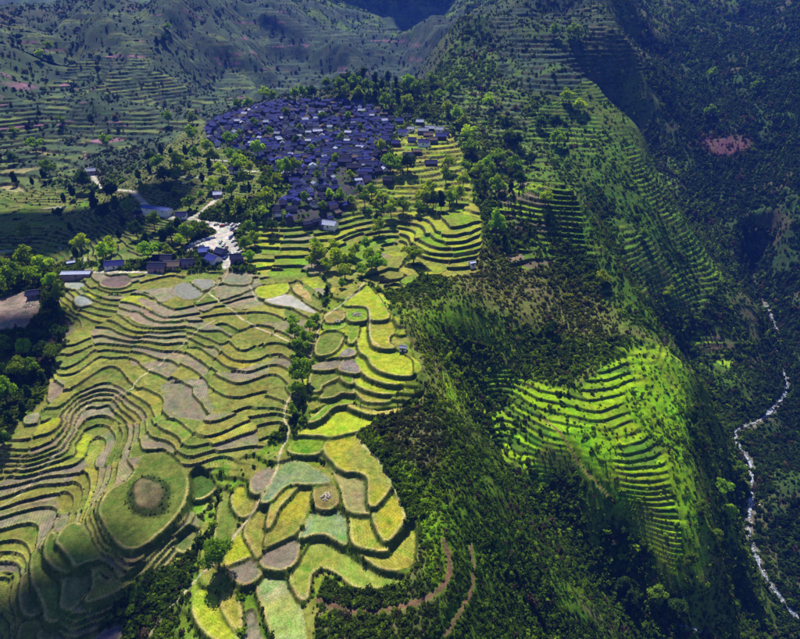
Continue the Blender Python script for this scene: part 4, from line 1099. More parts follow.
CLUMPS = [   # place words, group, [(u, v, radius, tint), ...]
 ('on the bare upper-left mountainside', [(50,50,4,'y'),(41,57,4,'y'),(169,28,4,'g'),(158,43,5,'d'),(166,40,4,'d'),(36,145,5,'g'),(14,131,3,'g'),(107,143,4,'g'),(14,160,3,'d'),(62,120,3,'g')]),
 ('in the fields left of the village', [(162,151,5,'d'),(172,155,5,'d'),(193,139,5,'g'),(207,148,5,'y'),(179,165,6,'g'),(203,179,5,'d'),(165,179,6,'d'),(151,172,5,'d'),(139,176,5,'d'),(238,107,4,'g'),(193,120,4,'g'),(169,120,4,'g'),(215,160,5,'g'),(222,172,5,'y'),(210,166,5,'d'),(186,152,5,'d'),(231,143,5,'g'),(150,160,4,'d'),(198,158,5,'b'),(190,170,5,'y'),(176,176,5,'g'),(213,186,5,'y'),(232,192,5,'b'),(240,204,5,'y'),(228,210,5,'d'),(158,165,5,'g'),(144,190,5,'g'),(168,192,5,'d'),(201,196,4,'b'),(225,182,5,'d'),(244,181,5,'g'),(250,190,5,'d')]),
 ('at the left edge of the village roofs', [(241,165,8,'y'),(258,153,5,'y'),(232,160,5,'b'),(250,170,5,'y'),(267,199,8,'y'),(293,167,9,'y'),(286,172,6,'b'),(265,215,4,'y'),(255,218,5,'d'),(272,225,6,'d'),(255,239,6,'g'),(250,227,5,'g'),(278,182,5,'y'),(262,184,4,'g')]),
 ('on the skyline above the village', [(265,94,5,'y'),(272,99,4,'g'),(303,94,5,'g'),(312,96,4,'d'),(326,86,4,'g'),(340,90,5,'g'),(348,82,5,'d'),(355,84,8,'g'),(362,78,6,'d'),(368,88,6,'g'),(375,80,6,'d'),(382,86,5,'d'),(388,79,5,'d'),(346,95,5,'g'),(358,96,5,'g'),(296,98,4,'g'),(248,105,4,'g'),(396,82,5,'d'),(375,96,5,'d')]),
 ('above the right-hand houses', [(407,101,8,'y'),(386,105,5,'g'),(398,97,5,'d'),(448,108,8,'y'),(416,94,5,'g'),(430,100,4,'d'),(463,125,5,'y'),(440,98,5,'b'),(423,112,4,'g'),(450,92,4,'b'),(409,86,5,'b'),(432,83,4,'g'),(456,118,5,'b')]),
 ('among the houses right of the village', [(381,151,5,'y'),(391,167,7,'b'),(407,167,6,'d'),(398,172,5,'g'),(351,177,4,'y'),(351,201,4,'y'),(341,198,5,'g'),(365,201,5,'g'),(382,198,5,'y'),(372,192,5,'g'),(391,211,6,'y'),(403,208,6,'g'),(396,160,4,'d'),(360,188,4,'b'),(376,208,4,'y')]),
 ('among the roofs inside the old village', [(300,128,3,'g'),(322,118,3,'b'),(341,140,3,'g'),(270,132,3,'b'),(255,125,3,'g'),(312,150,3,'b'),(335,160,3,'g'),(318,178,4,'b'),(330,195,4,'y'),(305,200,4,'b'),(360,130,3,'g'),(348,118,3,'b'),(286,115,3,'g'),(322,208,4,'g'),(240,135,3,'b'),(296,142,3,'d')]),
 ('in the row on the bright terraces below the houses', [(424,198,8,'y'),(433,203,7,'d'),(441,201,8,'d'),(450,200,6,'g'),(457,194,7,'y'),(448,165,6,'y'),(465,167,5,'g'),(419,208,5,'b'),(413,256,7,'y'),(446,178,5,'b'),(430,190,6,'y'),(463,182,5,'y')]),
 ('in the dense clump right of the terraces', [(489,176,10,'b'),(515,169,8,'b'),(498,186,9,'g'),(508,134,10,'g'),(505,127,7,'d'),(497,160,7,'b'),(520,180,6,'d'),(481,190,7,'d'),(467,138,6,'y'),(496,226,10,'b'),(489,103,6,'y'),(486,166,6,'b'),(515,142,7,'d'),(478,172,6,'y'),(470,150,6,'b'),(510,188,6,'d')]),
 ('on the dark right-hand ridge', [(566,96,5,'y'),(578,105,7,'y'),(557,141,6,'b'),(554,124,6,'d'),(545,200,6,'y'),(711,77,4,'g'),(754,91,4,'g'),(554,33,4,'g'),(573,34,5,'g'),(642,235,4,'b'),(602,280,5,'y'),(668,295,4,'y'),(540,125,5,'d'),(531,160,5,'d'),(709,114,4,'g')]),
 ('on the bright slope below the village', [(379,229,6,'y'),(320,256,7,'y'),(338,260,7,'y'),(328,266,6,'y'),(317,248,6,'y'),(372,260,7,'y'),(362,270,6,'b'),(376,266,7,'b'),(345,272,6,'y'),(334,246,5,'y'),(350,262,5,'b'),(327,288,6,'d'),(355,252,5,'y'),(366,248,5,'b'),(342,282,4,'b'),(312,262,5,'y')]),
 ('in the gully beside the footpath', [(303,374,9,'b'),(295,331,7,'g'),(310,326,6,'b'),(300,347,7,'g'),(294,412,5,'g'),(306,338,6,'g'),(298,360,6,'d'),(297,390,6,'g'),(303,400,5,'d'),(316,318,5,'b'),(293,320,5,'b')]),
 ('near the road left of the square', [(150,255,7,'b'),(112,248,6,'y'),(107,257,6,'b'),(164,238,7,'d'),(155,224,6,'g'),(179,228,7,'d'),(198,231,6,'g'),(181,243,5,'y'),(170,253,5,'y'),(83,245,6,'y'),(77,255,5,'d'),(28,236,5,'y'),(172,236,6,'d'),(188,236,6,'g'),(147,240,6,'d'),(138,232,6,'d'),(160,250,5,'d'),(96,206,7,'d'),(117,206,7,'d'),(74,193,6,'d'),(105,215,6,'d'),(124,222,6,'d'),(130,210,5,'g'),(120,235,5,'d'),(50,169,5,'g'),(85,185,5,'d'),(65,200,5,'d'),(45,176,5,'d'),(72,228,5,'d'),(140,220,5,'d'),(190,205,5,'g'),(177,196,5,'d'),(60,215,4,'d'),(112,196,5,'d'),(33,182,4,'d'),(15,178,5,'d'),(204,262,4,'d'),(246,247,5,'g'),(250,258,5,'b')]),
 ('in the thicket at the left edge', [(29,262,10,'y'),(10,283,8,'b'),(45,269,7,'y'),(21,279,6,'g'),(36,280,6,'b'),(2,270,7,'g'),(52,285,5,'b'),(60,300,6,'g'),(64,318,6,'d'),(52,308,5,'d'),(21,374,8,'y'),(8,398,8,'b'),(34,370,7,'g'),(45,352,6,'d'),(30,394,7,'d'),(12,420,7,'d'),(62,335,6,'d'),(55,355,6,'g'),(5,350,6,'g'),(16,360,5,'d'),(40,340,5,'d'),(28,350,6,'b'),(2,378,7,'b'),(44,378,6,'d'),(24,408,6,'d'),(5,440,5,'d')]),
 ('low on the dark right valley side', [(620,585,9,'d'),(628,600,7,'d'),(690,420,5,'d'),(735,470,5,'b'),(720,490,5,'b'),(727,512,5,'y'),(700,510,5,'g'),(715,535,5,'g'),(740,560,5,'g'),(690,560,5,'g'),(655,595,6,'g'),(675,610,6,'d'),(560,395,4,'d'),(552,330,5,'d')]),
]
ALLT = []
for place, lst in CLUMPS:
    rec = [add_tree(u, v, r, c, place, 'trees '+place, tall=(c == 'd' and random.random() < .45)) for u, v, r, c in lst]
    for c in 'yband'.replace('a','').replace('n','')+'g':
        same = sorted([q for q in rec if q[3] == c], key=lambda q: q[1])
        for i, q in enumerate(same):
            if len(same) == 1: lab = f'only {TINTN[c]} tree {place}'
            elif i == 0: lab = f'leftmost {TINTN[c]} tree {place}'
            elif i == len(same)-1: lab = f'rightmost {TINTN[c]} tree {place}'
            else: lab = f'{ordn(i)} {TINTN[c]} tree from the left {place}'
            q[0]['label'] = lab
# the lone tree beside the path in the foreground
p = hit([219], [566])[0]; p[2] = ground_z([p[0]], [p[1]])[0]-.1
t = thing('tree', p, .4, 14.5, 'lone round dark green tree beside the pale footpath in the foreground', 'tree')
lob = crown_round(5, 11, 1.1); lob = [(a, b, c, d*1.05, e*1.15) for a, b, c, d, e in lob]
part('crown', leaf_mesh('crown', lob, 700, .026, 99, LEAF_O, .6), t, color=(.13,.24,.018)); part('trunk', TREES[0][1], t)

# ------------------------------------------------------------------ houses
def roof_material(name, col, vary):
    m, ns, ls, bs = newmat(name)
    tc = nd(ns, 'ShaderNodeTexCoord'); n = nd(ns, 'ShaderNodeTexNoise'); setin(n, Scale=1.3, Detail=6.0, Roughness=.7); ls.new(tc.outputs['Object'], n.inputs['Vector'])
    w = nd(ns, 'ShaderNodeTexWave', wave_type='BANDS', bands_direction='X'); setin(w, Scale=1.7, Distortion=.6); ls.new(tc.outputs['Object'], w.inputs['Vector'])
    oi = nd(ns, 'ShaderNodeObjectInfo')
    r1 = nd(ns, 'ShaderNodeMapRange'); ls.new(n.outputs[0], r1.inputs[0]); setin(r1, **{'From Min':.3,'From Max':.7,'To Min':.55,'To Max':1.5})
    r2 = nd(ns, 'ShaderNodeMapRange'); ls.new(oi.outputs['Random'], r2.inputs[0]); setin(r2, **{'To Min':1-vary,'To Max':1+vary})
    r3 = nd(ns, 'ShaderNodeMapRange'); ls.new(w.outputs['Fac'], r3.inputs[0]); setin(r3, **{'To Min':.75,'To Max':1.2})
    a = nd(ns, 'ShaderNodeMath', operation='MULTIPLY'); ls.new(r1.outputs[0], a.inputs[0]); ls.new(r2.outputs[0], a.inputs[1])
    b = nd(ns, 'ShaderNodeMath', operation='MULTIPLY'); ls.new(a.outputs[0], b.inputs[0]); ls.new(r3.outputs[0], b.inputs[1])
    sc = nd(ns, 'ShaderNodeVectorMath', operation='SCALE'); sc.inputs[0].default_value = col; ls.new(b.outputs[0], sc.inputs['Scale'])
    ls.new(sc.outputs[0], bs.inputs['Base Color']); setin(bs, Roughness=.85); bs.inputs['Specular IOR Level'].default_value = .12
    bp = nd(ns, 'ShaderNodeBump'); setin(bp, Strength=.5, Distance=.08); ls.new(w.outputs['Fac'], bp.inputs['Height']); ls.new(bp.outputs[0], bs.inputs['Normal'])
    return m
ROOFM = {'slate-blue': roof_material('roof_slate', (.014,.02,.14), .5), 'charcoal': roof_material('roof_charcoal', (.008,.011,.05), .4), 'pale grey': roof_material('roof_pale', (.28,.31,.45), .4), 'bright blue': roof_material('roof_blue', (.07,.10,.34), .05), 'brown': roof_material('roof_brown', (.10,.07,.065), .3)}
WALLM = {'timber': plain('wall_timber', (.045,.034,.045), .85, .35, 2.0, vary=.25), 'white': plain('wall_white', (.66,.62,.64), .8, .15, .8, vary=.12), 'grey': plain('wall_grey', (.10,.10,.16), .85, .2, 1.0, vary=.2), 'pink': plain('wall_pink', (.36,.22,.25), .85, .2, 1.0, vary=.15)}
DOORM = plain('door_wood', (.06,.035,.025), .7, .3, 4.0); GLASSM = plain('window_glass', (.02,.022,.03), .15, 0, 1, spec=.6); RIDGEM = plain('ridge_mortar', (.10,.11,.2), .8, .25, 3.0)
def house_meshes(L, W, H, pitch, over=.7):
    rise = W/2*math.tan(pitch)
    def wall(bm):
        v = [bm.verts.new(p) for p in ((-L/2,-W/2,-3),(L/2,-W/2,-3),(L/2,W/2,-3),(-L/2,W/2,-3),(-L/2,-W/2,H),(L/2,-W/2,H),(L/2,W/2,H),(-L/2,W/2,H),(-L/2,0,H+rise-.02),(L/2,0,H+rise-.02))]
        for f in ((0,1,5,4),(2,3,7,6),(1,2,6,9,5),(3,0,4,8,7)): bm.faces.new([v[i] for i in f])
    def roof(bm):
        n = 6
        for s in (-1, 1):
            e = W/2+over; t = .22
            P = []
            for k in range(n+1):                       # gently sagging slope
                f = k/n; yv = s*e*(1-f); zv = H-over*math.tan(pitch)+(rise+over*math.tan(pitch))*(f - .07*math.sin(math.pi*f))
                P.append((yv, zv))
            up_ = [[bm.verts.new((x, a, b+t)) for a, b in P] for x in (-L/2-over*.8, L/2+over*.8)]
            lo = [[bm.verts.new((x, a, b+.01)) for a, b in P] for x in (-L/2-over*.8, L/2+over*.8)]
            for k in range(n):
                bm.faces.new((up_[0][k], up_[1][k], up_[1][k+1], up_[0][k+1])); bm.faces.new((lo[0][k], lo[0][k+1], lo[1][k+1], lo[1][k]))
                for q in (0, 1): bm.faces.new((up_[q][k], up_[q][k+1], lo[q][k+1], lo[q][k]))
            bm.faces.new((up_[0][0], lo[0][0], lo[1][0], up_[1][0]))
    def ridge(bm): box(bm, -L/2-over*.85, L/2+over*.85, -.17, .17, H+rise+.12, H+rise+.42)
    def door(bm): box(bm, -.6, .6, -W/2-.06, -W/2+.04, 0, 2.1)
    def window(bm): box(bm, -.55, .55, -.06, .04, 0, 1.1)
    return dict(wall=wall, roof=roof, ridge=ridge, door=door, window=window, L=L, W=W, H=H, rise=rise)
HT = [house_meshes(*a) for a in ((10,8,2.9,R(31)),(12,8.5,3.1,R(30)),(8.5,7.5,2.7,R(32)),(14,8.5,3.1,R(30)),(9,8.5,3.8,R(29)),(7,6.5,2.3,R(30)))]
_cache = {}
def hmesh(ti, nm, mat):
    k = (ti, nm, mat.name)
    if k not in _cache: _cache[k] = bm_mesh(nm, HT[ti][nm], mat)
    return _cache[k]
def house(x, y, rz, ti, roof, wall, label, group=None, name='house', cat='house', detail=True, sc=1.0, dz=0):
    T = HT[ti]
    c, s = math.cos(rz), math.sin(rz); zs = ground_z(np.array([x+c*a*T['L']/2*sc-s*b*T['W']/2*sc for a in (-1,1) for b in (-1,1)]), np.array([y+s*a*T['L']/2*sc+c*b*T['W']/2*sc for a in (-1,1) for b in (-1,1)]))
    z = float(np.mean(zs)*.5+np.max(zs)*.5) + dz
    o = thing(name, (x, y, z), rz, sc, label, cat, group)
    part('wall', hmesh(ti, 'wall', WALLM[wall]), o)
    rf = part('roof', hmesh(ti, 'roof', ROOFM[roof]), o); part('ridge', hmesh(ti, 'ridge', RIDGEM if roof != 'bright blue' else ROOFM[roof]), rf)
    if detail:
        part('door', hmesh(ti, 'door', DOORM), o)
        for k in (-1, 1): part('window', hmesh(ti, 'window', GLASSM), o, loc=(k*T['L']*.3, -T['W']/2, T['H']*.55))
    return o
# the old village: rows of roofs stepping down the slope
VP = VILLAGE
tree_spots = np.array([hit([u], [v+r*.9])[0] for _p, l in CLUMPS[2:3]+CLUMPS[5:7] for u, v, r, _c in l])
cand = np.c_[rng.uniform(VP[:,0].min(), VP[:,0].max(), 9000), rng.uniform(VP[:,1].min(), VP[:,1].max(), 9000)]
cand = cand[sdist(cand[:,0], cand[:,1], VP) > 1.5]; got = []
for x, y in cand:
    if np.min(np.hypot(tree_spots[:,0]-x, tree_spots[:,1]-y)) < 6: continue
    if vnoise(np.array([x/26]), np.array([y/26]), 77)[0] > .62: continue            # small gardens stay open
    if all(((x-a)/7.3)**2+((y-b)/6.9)**2 > 1 for a, b in got): got.append((x, y))
got.sort(key=lambda q: q[1]); far_houses = got[272:]; got = got[:272]
rows = [sorted([q for q in got if yb <= q[1] < yb+12]) for yb in np.arange(VP[:,1].min(), VP[:,1].max(), 12)][::-1]; rows = [r_ for r_ in rows if r_]
NH = 0
for ri, rw_ in enumerate(rows):
    for hi_, (x, y) in enumerate(rw_):
        e = 6.0; gx_ = (base(x+e, y)-base(x-e, y)); gy_ = (base(x, y+e)-base(x, y-e))
        rz = math.atan2(-float(gx_), float(gy_))*.8 + random.gauss(0, .3) + (math.pi/2 if random.random() < .25 else 0)
        rf = random.choices(('slate-blue','charcoal','pale grey','brown'), (56, 30, 9, 5))[0]; wl_ = random.choices(('timber','white','grey','pink'), (45, 22, 25, 8))[0]
        lab = f'{rf}-roofed {wl_}-walled house, {ordn(hi_)} from left in the {ordn(ri)} village row from the top'
        ti = random.choices((0,1,2,3,4,5), (30,22,20,10,12,6))[0]
        house(x, y, rz, ti, rf, wl_, lab, 'houses packed in the old village', detail=False, sc=random.uniform(.56, .78)); NH += 1
print('village houses', NH, 'rows', len(rows), 'far', len(far_houses))
# the farthest roofs, past the number that can be told apart, as one mass
fm = list(ROOFM.values())+list(WALLM.values()); fn = [m_.name for m_ in fm]; FV, FF, FM = [], [], []; nv = 0
for x, y in far_houses:
    ti = random.choices((0,1,2,3,4,5), (30,22,20,10,12,6))[0]; sc = random.uniform(.56, .78)
    gx_ = base(x+6, y)-base(x-6, y); gy_ = base(x, y+6)-base(x, y-6)
    rz = math.atan2(-float(gx_), float(gy_))*.8 + random.gauss(0, .3) + (math.pi/2 if random.random() < .25 else 0)
    z = float(ground_z([x], [y])[0])+.5
    for nm, mt in (('wall', WALLM[random.choices(('timber','white','grey','pink'), (45, 22, 25, 8))[0]]), ('roof', ROOFM[random.choices(('slate-blue','charcoal','pale grey','brown'), (56, 30, 9, 5))[0]])):
        me = hmesh(ti, nm, mt); c_, s_ = math.cos(rz)*sc, math.sin(rz)*sc
        for v in me.vertices: FV.append((x+c_*v.co.x-s_*v.co.y, y+s_*v.co.x+c_*v.co.y, z+sc*v.co.z))
        for p_ in me.polygons: FF.append([nv+i for i in p_.vertices]); FM.append(fn.index(mt.name))
        nv += len(me.vertices)
me = bpy.data.meshes.new('far_houses'); me.from_pydata(FV, [], FF)
for m_ in fm: me.materials.append(m_)
me.polygons.foreach_set('material_index', FM); me.update()
link('far_houses', me, kind='stuff', label='mass of small dark blue roofs at the top of the village', category='houses')
# scattered newer houses to the right of the village
RH = [(399,121,0,'slate-blue','grey'),(408,117,2,'charcoal','timber'),(403,132,0,'slate-blue','white'),(411,128,5,'pale grey','white'),(423,130,1,'pale grey','grey'),(430,127,0,'pale grey','timber'),(428,134,0,'brown','timber'),(440,128,2,'pale grey','white'),(441,136,1,'slate-blue','timber'),(424,143,1,'slate-blue','white'),(433,139,2,'brown','grey'),(446,132,5,'charcoal','grey'),(408,154,0,'charcoal','timber'),(431,162,1,'charcoal','timber'),(418,150,5,'brown','timber'),(396,143,2,'slate-blue','timber'),(390,128,0,'slate-blue','grey'),(385,138,2,'slate-blue','white'),(372,165,1,'slate-blue','white'),(367,172,0,'slate-blue','grey'),(354,168,3,'charcoal','timber'),(345,162,3,'charcoal','timber'),(388,180,2,'charcoal','timber'),(412,140,2,'slate-blue','grey'),(420,122,2,'pale grey','timber')]
rh = []
for u, v, ti, rf, wl_ in RH:
    p = hit([u], [v+2])[0]; rh.append((u, house(p[0], p[1], random.gauss(-.1, .12), ti, rf, wl_, None, 'scattered houses right of the village'), rf, wl_))
for i, q in enumerate(sorted(rh, key=lambda q: q[0])):
    q[1]['label'] = f'{q[2]}-roofed {q[3]}-walled house, {ordn(i)} from left among scattered houses right of the village'
# single buildings round the square and along the fields
def bld(u, v, rz, ti, rf, wl_, label, name='house', cat='house', sc=1.0):
    p = hit([u], [v])[0]
    return house(p[0], p[1], rz, ti, rf, wl_, label, None, name, cat, True, sc)
HT.append(house_meshes(30, 7.5, 5.0, R(22))); HT.append(house_meshes(24, 7, 3.4, R(20))); HT.append(house_meshes(4.2, 3.4, 2.3, R(20), .3))
bld(158, 214, R(-20), 6, 'bright blue', 'white', 'long building with bright blue roof beside the pale road', 'long_building', 'building', .95)
bld(140, 216, R(-20), 5, 'charcoal', 'pink', 'small pink-walled shed at the left end of the blue-roofed building', 'shed', 'shed')
bld(182, 218, R(5), 2, 'slate-blue', 'white', 'small slate-roofed house right of the long blue-roofed building')
bld(214, 263, R(-38), 0, 'slate-blue', 'white', 'white-gabled house with slate roof at the front of the square', sc=1.05)
bld(222, 257, R(-30), 2, 'charcoal', 'grey', 'dark-roofed small house behind the white-gabled one on the square')
bld(205, 255, R(15), 2, 'bright blue', 'grey', 'low hall under a blue tarpaulin roof on the square', 'market_hall', 'hall', .9)
bld(237, 262, R(10), 2, 'charcoal', 'grey', 'charcoal-roofed house at the right corner of the square')
bld(158, 270, R(-2), 1, 'charcoal', 'pink', 'leftmost pink-walled shed of the row below the trees', 'shed', 'shed')
bld(173, 268, R(2), 1, 'brown', 'pink', 'middle brown-roofed shed of the row below the trees', 'shed', 'shed', .95)
bld(187, 266, R(4), 0, 'charcoal', 'pink', 'rightmost pink-walled shed of the row below the trees', 'shed', 'shed')
bld(164, 262, R(0), 3, 'charcoal', 'timber', 'long dark timber barn behind the row of pink sheds', 'barn', 'barn')
bld(115, 267, R(14), 3, 'slate-blue', 'white', 'slate-roofed farmhouse with white gable above the purple field', 'farmhouse', 'house', .9)
bld(78, 277, R(3), 7, 'pale grey', 'pink', 'long low shed with pale roof at the left field edge', 'shed', 'shed', .85)
bld(72, 266, R(30), 8, 'pale grey', 'white', 'tiny white hut above the long pale shed', 'hut', 'hut', 1.3)
bld(34, 296, R(20), 2, 'charcoal', 'grey', 'small dark house on the levelled ground at the left edge', 'house', 'house', .9)
bld(403, 349, R(-8), 8, 'pale grey', 'white', 'tiny white hut on the right rim of the central terraces', 'hut', 'hut', .95)
bld(472, 264, R(25), 8, 'pale grey', 'white', 'tiny white hut at the right end of the curved terraces', 'hut', 'hut', 1.1)
bld(92, 173, R(20), 2, 'pale grey', 'pink', 'pale-roofed house at the far left end of the road', 'house', 'house')
bld(235, 172, R(-10), 2, 'charcoal', 'white', 'white-walled house hidden among trees left of the village')
bld(218, 196, R(10), 5, 'pale grey', 'pink', 'small pale-roofed hut where the side road ends', 'hut', 'hut')
bld(330, 228, R(-20), 1, 'pale grey', 'white', 'large pale-roofed house at the lower tip of the village')

# ------------------------------------------------------------------ cars on the square
def car_meshes():
    prof = [(-2.1,.35),(-2.15,.75),(-1.9,.95),(-1.35,1.02),(-.85,1.45),(.75,1.48),(1.45,1.05),(2.05,.9),(2.12,.4)]
    def body(bm):
        n = len(prof); sides = []
        for yv, k in ((-.85, 1), (.85, 1)):
            sides.append([bm.verts.new((a, yv*(1 if b < 1.1 else .82), b)) for a, b in prof])
        bm.faces.new(sides[0]); bm.faces.new(sides[1][::-1])
        for i in range(n): bm.faces.new((sides[0][i], sides[1][i], sides[1][(i+1)%n], sides[0][(i+1)%n]))
        bmesh.ops.bevel(bm, geom=bm.edges[:], offset=.06, segments=1, affect='EDGES')
    def glass(bm):
        q = [(-1.28,1.08),(-.88,1.4),(.72,1.43),(1.3,1.1)]
        for sgn in (-1, 1):
            a = [bm.verts.new((x, sgn*(.88 if z < 1.2 else .735), z)) for x, z in q]; b = [bm.verts.new((x, sgn*(.84 if z < 1.2 else .69), z)) for x, z in q]
            bm.faces.new(a); bm.faces.new(b[::-1])
            for i in range(4): bm.faces.new((a[i], b[i], b[(i+1)%4], a[(i+1)%4]))
    def shield(bm):
        for xa, za, xb, zb in ((1.42,1.09,.80,1.46),(-1.32,1.05,-.88,1.42)):
            v = [bm.verts.new(p) for p in ((xa,-.7,za),(xa,.7,za),(xb,.6,zb),(xb,-.6,zb))]
            d = .04 if xa > 0 else -.04
            w = [bm.verts.new((p.co.x+d, p.co.y, p.co.z+.03)) for p in v]
            bm.faces.new(v); bm.faces.new(w[::-1])
            for i in range(4): bm.faces.new((v[i], w[i], w[(i+1)%4], v[(i+1)%4]))
    def wheel(bm): 
        bmesh.ops.create_cone(bm, cap_ends=True, segments=12, radius1=.33, radius2=.33, depth=.2)
        bmesh.ops.rotate(bm, verts=bm.verts, cent=(0,0,0), matrix=__import__('mathutils').Matrix.Rotation(math.pi/2, 3, 'X'))
    paint = plain('car_paint', (1,1,1), .25, 0, 1, use_obj=True, spec=.6); rub = plain('tyre_rubber', (.015,.015,.015), .8)
    return bm_mesh('body', body, paint), bm_mesh('side_window', glass, GLASSM), bm_mesh('windscreen', shield, GLASSM), bm_mesh('wheel', wheel, rub)
CB, CG, CS, CW = car_meshes()
CARC = {'white': (.75,.75,.75), 'silver': (.42,.43,.45), 'blue': (.03,.07,.30), 'dark': (.03,.03,.035), 'red': (.35,.02,.02)}
CARS = [(188,249,.3,'blue'),(193,246,.3,'white'),(198,244,.3,'white'),(203,242,.2,'silver'),(208,241,.2,'blue'),(213,239,.2,'white'),(196,250,.25,'dark'),(202,248,.2,'white'),
 (232,222,1.2,'white'),(236,223,1.2,'silver'),(239,222,1.1,'white'),(232,228,1.2,'blue'),(235,231,1.2,'dark'),(233,235,1.3,'white'),(231,239,1.3,'blue'),(234,243,1.0,'white'),(237,247,1.0,'silver'),(240,251,.9,'white'),(243,255,.8,'dark'),(240,259,.8,'blue'),(236,256,.8,'white'),
 (224,248,1.4,'white'),(227,251,1.4,'dark'),(221,245,1.4,'silver'),(229,256,1.3,'white'),(226,260,1.3,'blue'),(216,222,.4,'white'),(222,224,.3,'red'),(226,222,.4,'silver')]
cs = []
for u, v, rz, c in CARS:
    p = hit([u], [v])[0]; z = float(ground_z([p[0]], [p[1]])[0])
    t = thing('car', (p[0], p[1], z+.02), rz+random.uniform(-.1,.1), 1.15, None, 'car', 'cars parked on the village square')
    part('body', CB, t, color=CARC[c]); part('side_window', CG, t); part('windscreen', CS, t)
    for a in (-1.3, 1.3):
        for b in (-.8, .8): part('wheel', CW, t, loc=(a, b, .33))
    cs.append((u, t, c))
for c in CARC:
    same = sorted([q for q in cs if q[2] == c], key=lambda q: q[0])
    for i, q in enumerate(same):
        w = 'leftmost' if i == 0 else 'rightmost' if i == len(same)-1 else ordn(i)+' from left'
        q[1]['label'] = f'{c} car on the village square, {w} of the {c} ones' if len(same) > 1 else f'only {c} car on the village square'

# ------------------------------------------------------------------ heaps, mast, river
STONE = plain('pale_stone', (.42,.37,.29), .9, .3, 2.0, vary=.25, bump=.5)
def stone_mesh(seed):
    def b(bm):
        bmesh.ops.create_icosphere(bm, subdivisions=1, radius=1); r = random.Random(seed)
        for v in bm.verts: v.co *= r.uniform(.7, 1.15); v.co.z *= .7
    return bm_mesh('stone', b, STONE)
STM = [stone_mesh(i) for i in range(4)]
def heap(u, v, rad, n, label, name='stone_heap'):
    p = hit([u], [v])[0]; z = float(ground_z([p[0]], [p[1]])[0])
    t = thing(name, (p[0], p[1], z), 0, 1.0, label, 'heap')
    for i in range(n):
        a = random.uniform(0, 6.28); d = rad*math.sqrt(random.random()); s_ = random.uniform(.25, .6)
        o = part('stone', random.choice(STM), t, loc=(math.cos(a)*d, math.sin(a)*d, .1+max(0, (1-d/rad))*.7), rot=(random.uniform(0,3), random.uniform(0,3), random.uniform(0,3))); o.scale = (s_,)*3
heap(326, 497, 2.6, 60, 'round heap of pale stones in a small brown plot on the central terraces')
heap(357, 316, 3.2, 70, 'large pale stone heap inside the ring-shaped bund on the upper spur')
heap(338, 323, 2.0, 40, 'smaller pale stone heap beside the footpath on the upper spur')
heap(30, 304, 4.5, 90, 'pinkish rubble heap on the levelled ground at the left edge', 'rubble_heap')
p = hit([391], [97])[0]; z = float(ground_z([p[0]], [p[1]])[0])
t = thing('mast', (p[0], p[1], z), 0, 1, 'slim white mast on the slope above the village', 'mast')
WHITEP = plain('white_paint', (.75,.75,.75), .5)
part('pole', bm_mesh('pole', lambda bm: tube(bm, [(0,0,-.5),(0,0,9),(0,0,20)], [.55,.45,.25], 8), WHITEP), t)
part('antenna', bm_mesh('antenna', lambda bm: (box(bm, -1.0, 1.0, -.2, .2, 17, 18.2), box(bm, -.2, .2, -1.0, 1.0, 17.1, 18.1)), WHITEP), t)

def water_material():
    m, ns, ls, bs = newmat('white_water')
    g = nd(ns, 'ShaderNodeNewGeometry'); n = nd(ns, 'ShaderNodeTexNoise'); setin(n, Scale=.55, Detail=7.0, Roughness=.75, Distortion=1.5); ls.new(g.outputs['Position'], n.inputs['Vector'])
    cr = nd(ns, 'ShaderNodeValToRGB'); cr.color_ramp.elements[0].position = .46; cr.color_ramp.elements[0].color = (.04,.055,.08,1); cr.color_ramp.elements[1].position = .6; cr.color_ramp.elements[1].color = (.5,.55,.68,1)
    ls.new(n.outputs[0], cr.inputs[0]); ls.new(cr.outputs[0], bs.inputs['Base Color']); setin(bs, Roughness=.3)
    bp = nd(ns, 'ShaderNodeBump'); setin(bp, Strength=.6, Distance=.3); ls.new(n.outputs[0], bp.inputs['Height']); ls.new(bp.outputs[0], bs.inputs['Normal'])
    return m
WATER = water_material()
def ribbon(name, P, width, lift, mat, **kw):
    P = np.asarray(P); t = np.gradient(P[:,:2], axis=0); t /= np.linalg.norm(t, axis=1)[:,None]+1e-9; nrm = np.c_[-t[:,1], t[:,0]]
    n = len(P); K = 5; V = []
    wv = width*np.maximum(.25, .85+.7*vnoise(np.arange(n)*.22, np.zeros(n), 5)+.35*vnoise(np.arange(n)*.9, np.zeros(n), 8))
    for k in range(K):
        q = P[:,:2] + nrm*(wv*(k/(K-1)-.5))[:,None]; V.append(np.c_[q, np.zeros(n)])
    V = np.stack(V, 1)
    zg = ground_z(V[...,0], V[...,1]); V[...,2] = np.maximum(zg.mean(1)[:,None], zg-.2) + lift
    idx = np.arange(n*K).reshape(n, K)
    F = np.stack([idx[:-1,:-1], idx[:-1,1:], idx[1:,1:], idx[1:,:-1]], -1).reshape(-1, 4)
    return link(name, mesh_np(name, V.reshape(-1,3), F, mat), **kw)
ribbon('river', resample(RIV[np.hypot(RIV[:,0], RIV[:,1]) < 680], 2.0), 2.6, .6, WATER, kind='structure')
for px_ in ([(634,609),(640,614),(646,619)], [(660,622),(683,626),(695,630),(708,635)]):
    ribbon('stream', resample(hitpoly(px_), 1.0), 1.8, .3, WATER, kind='structure')
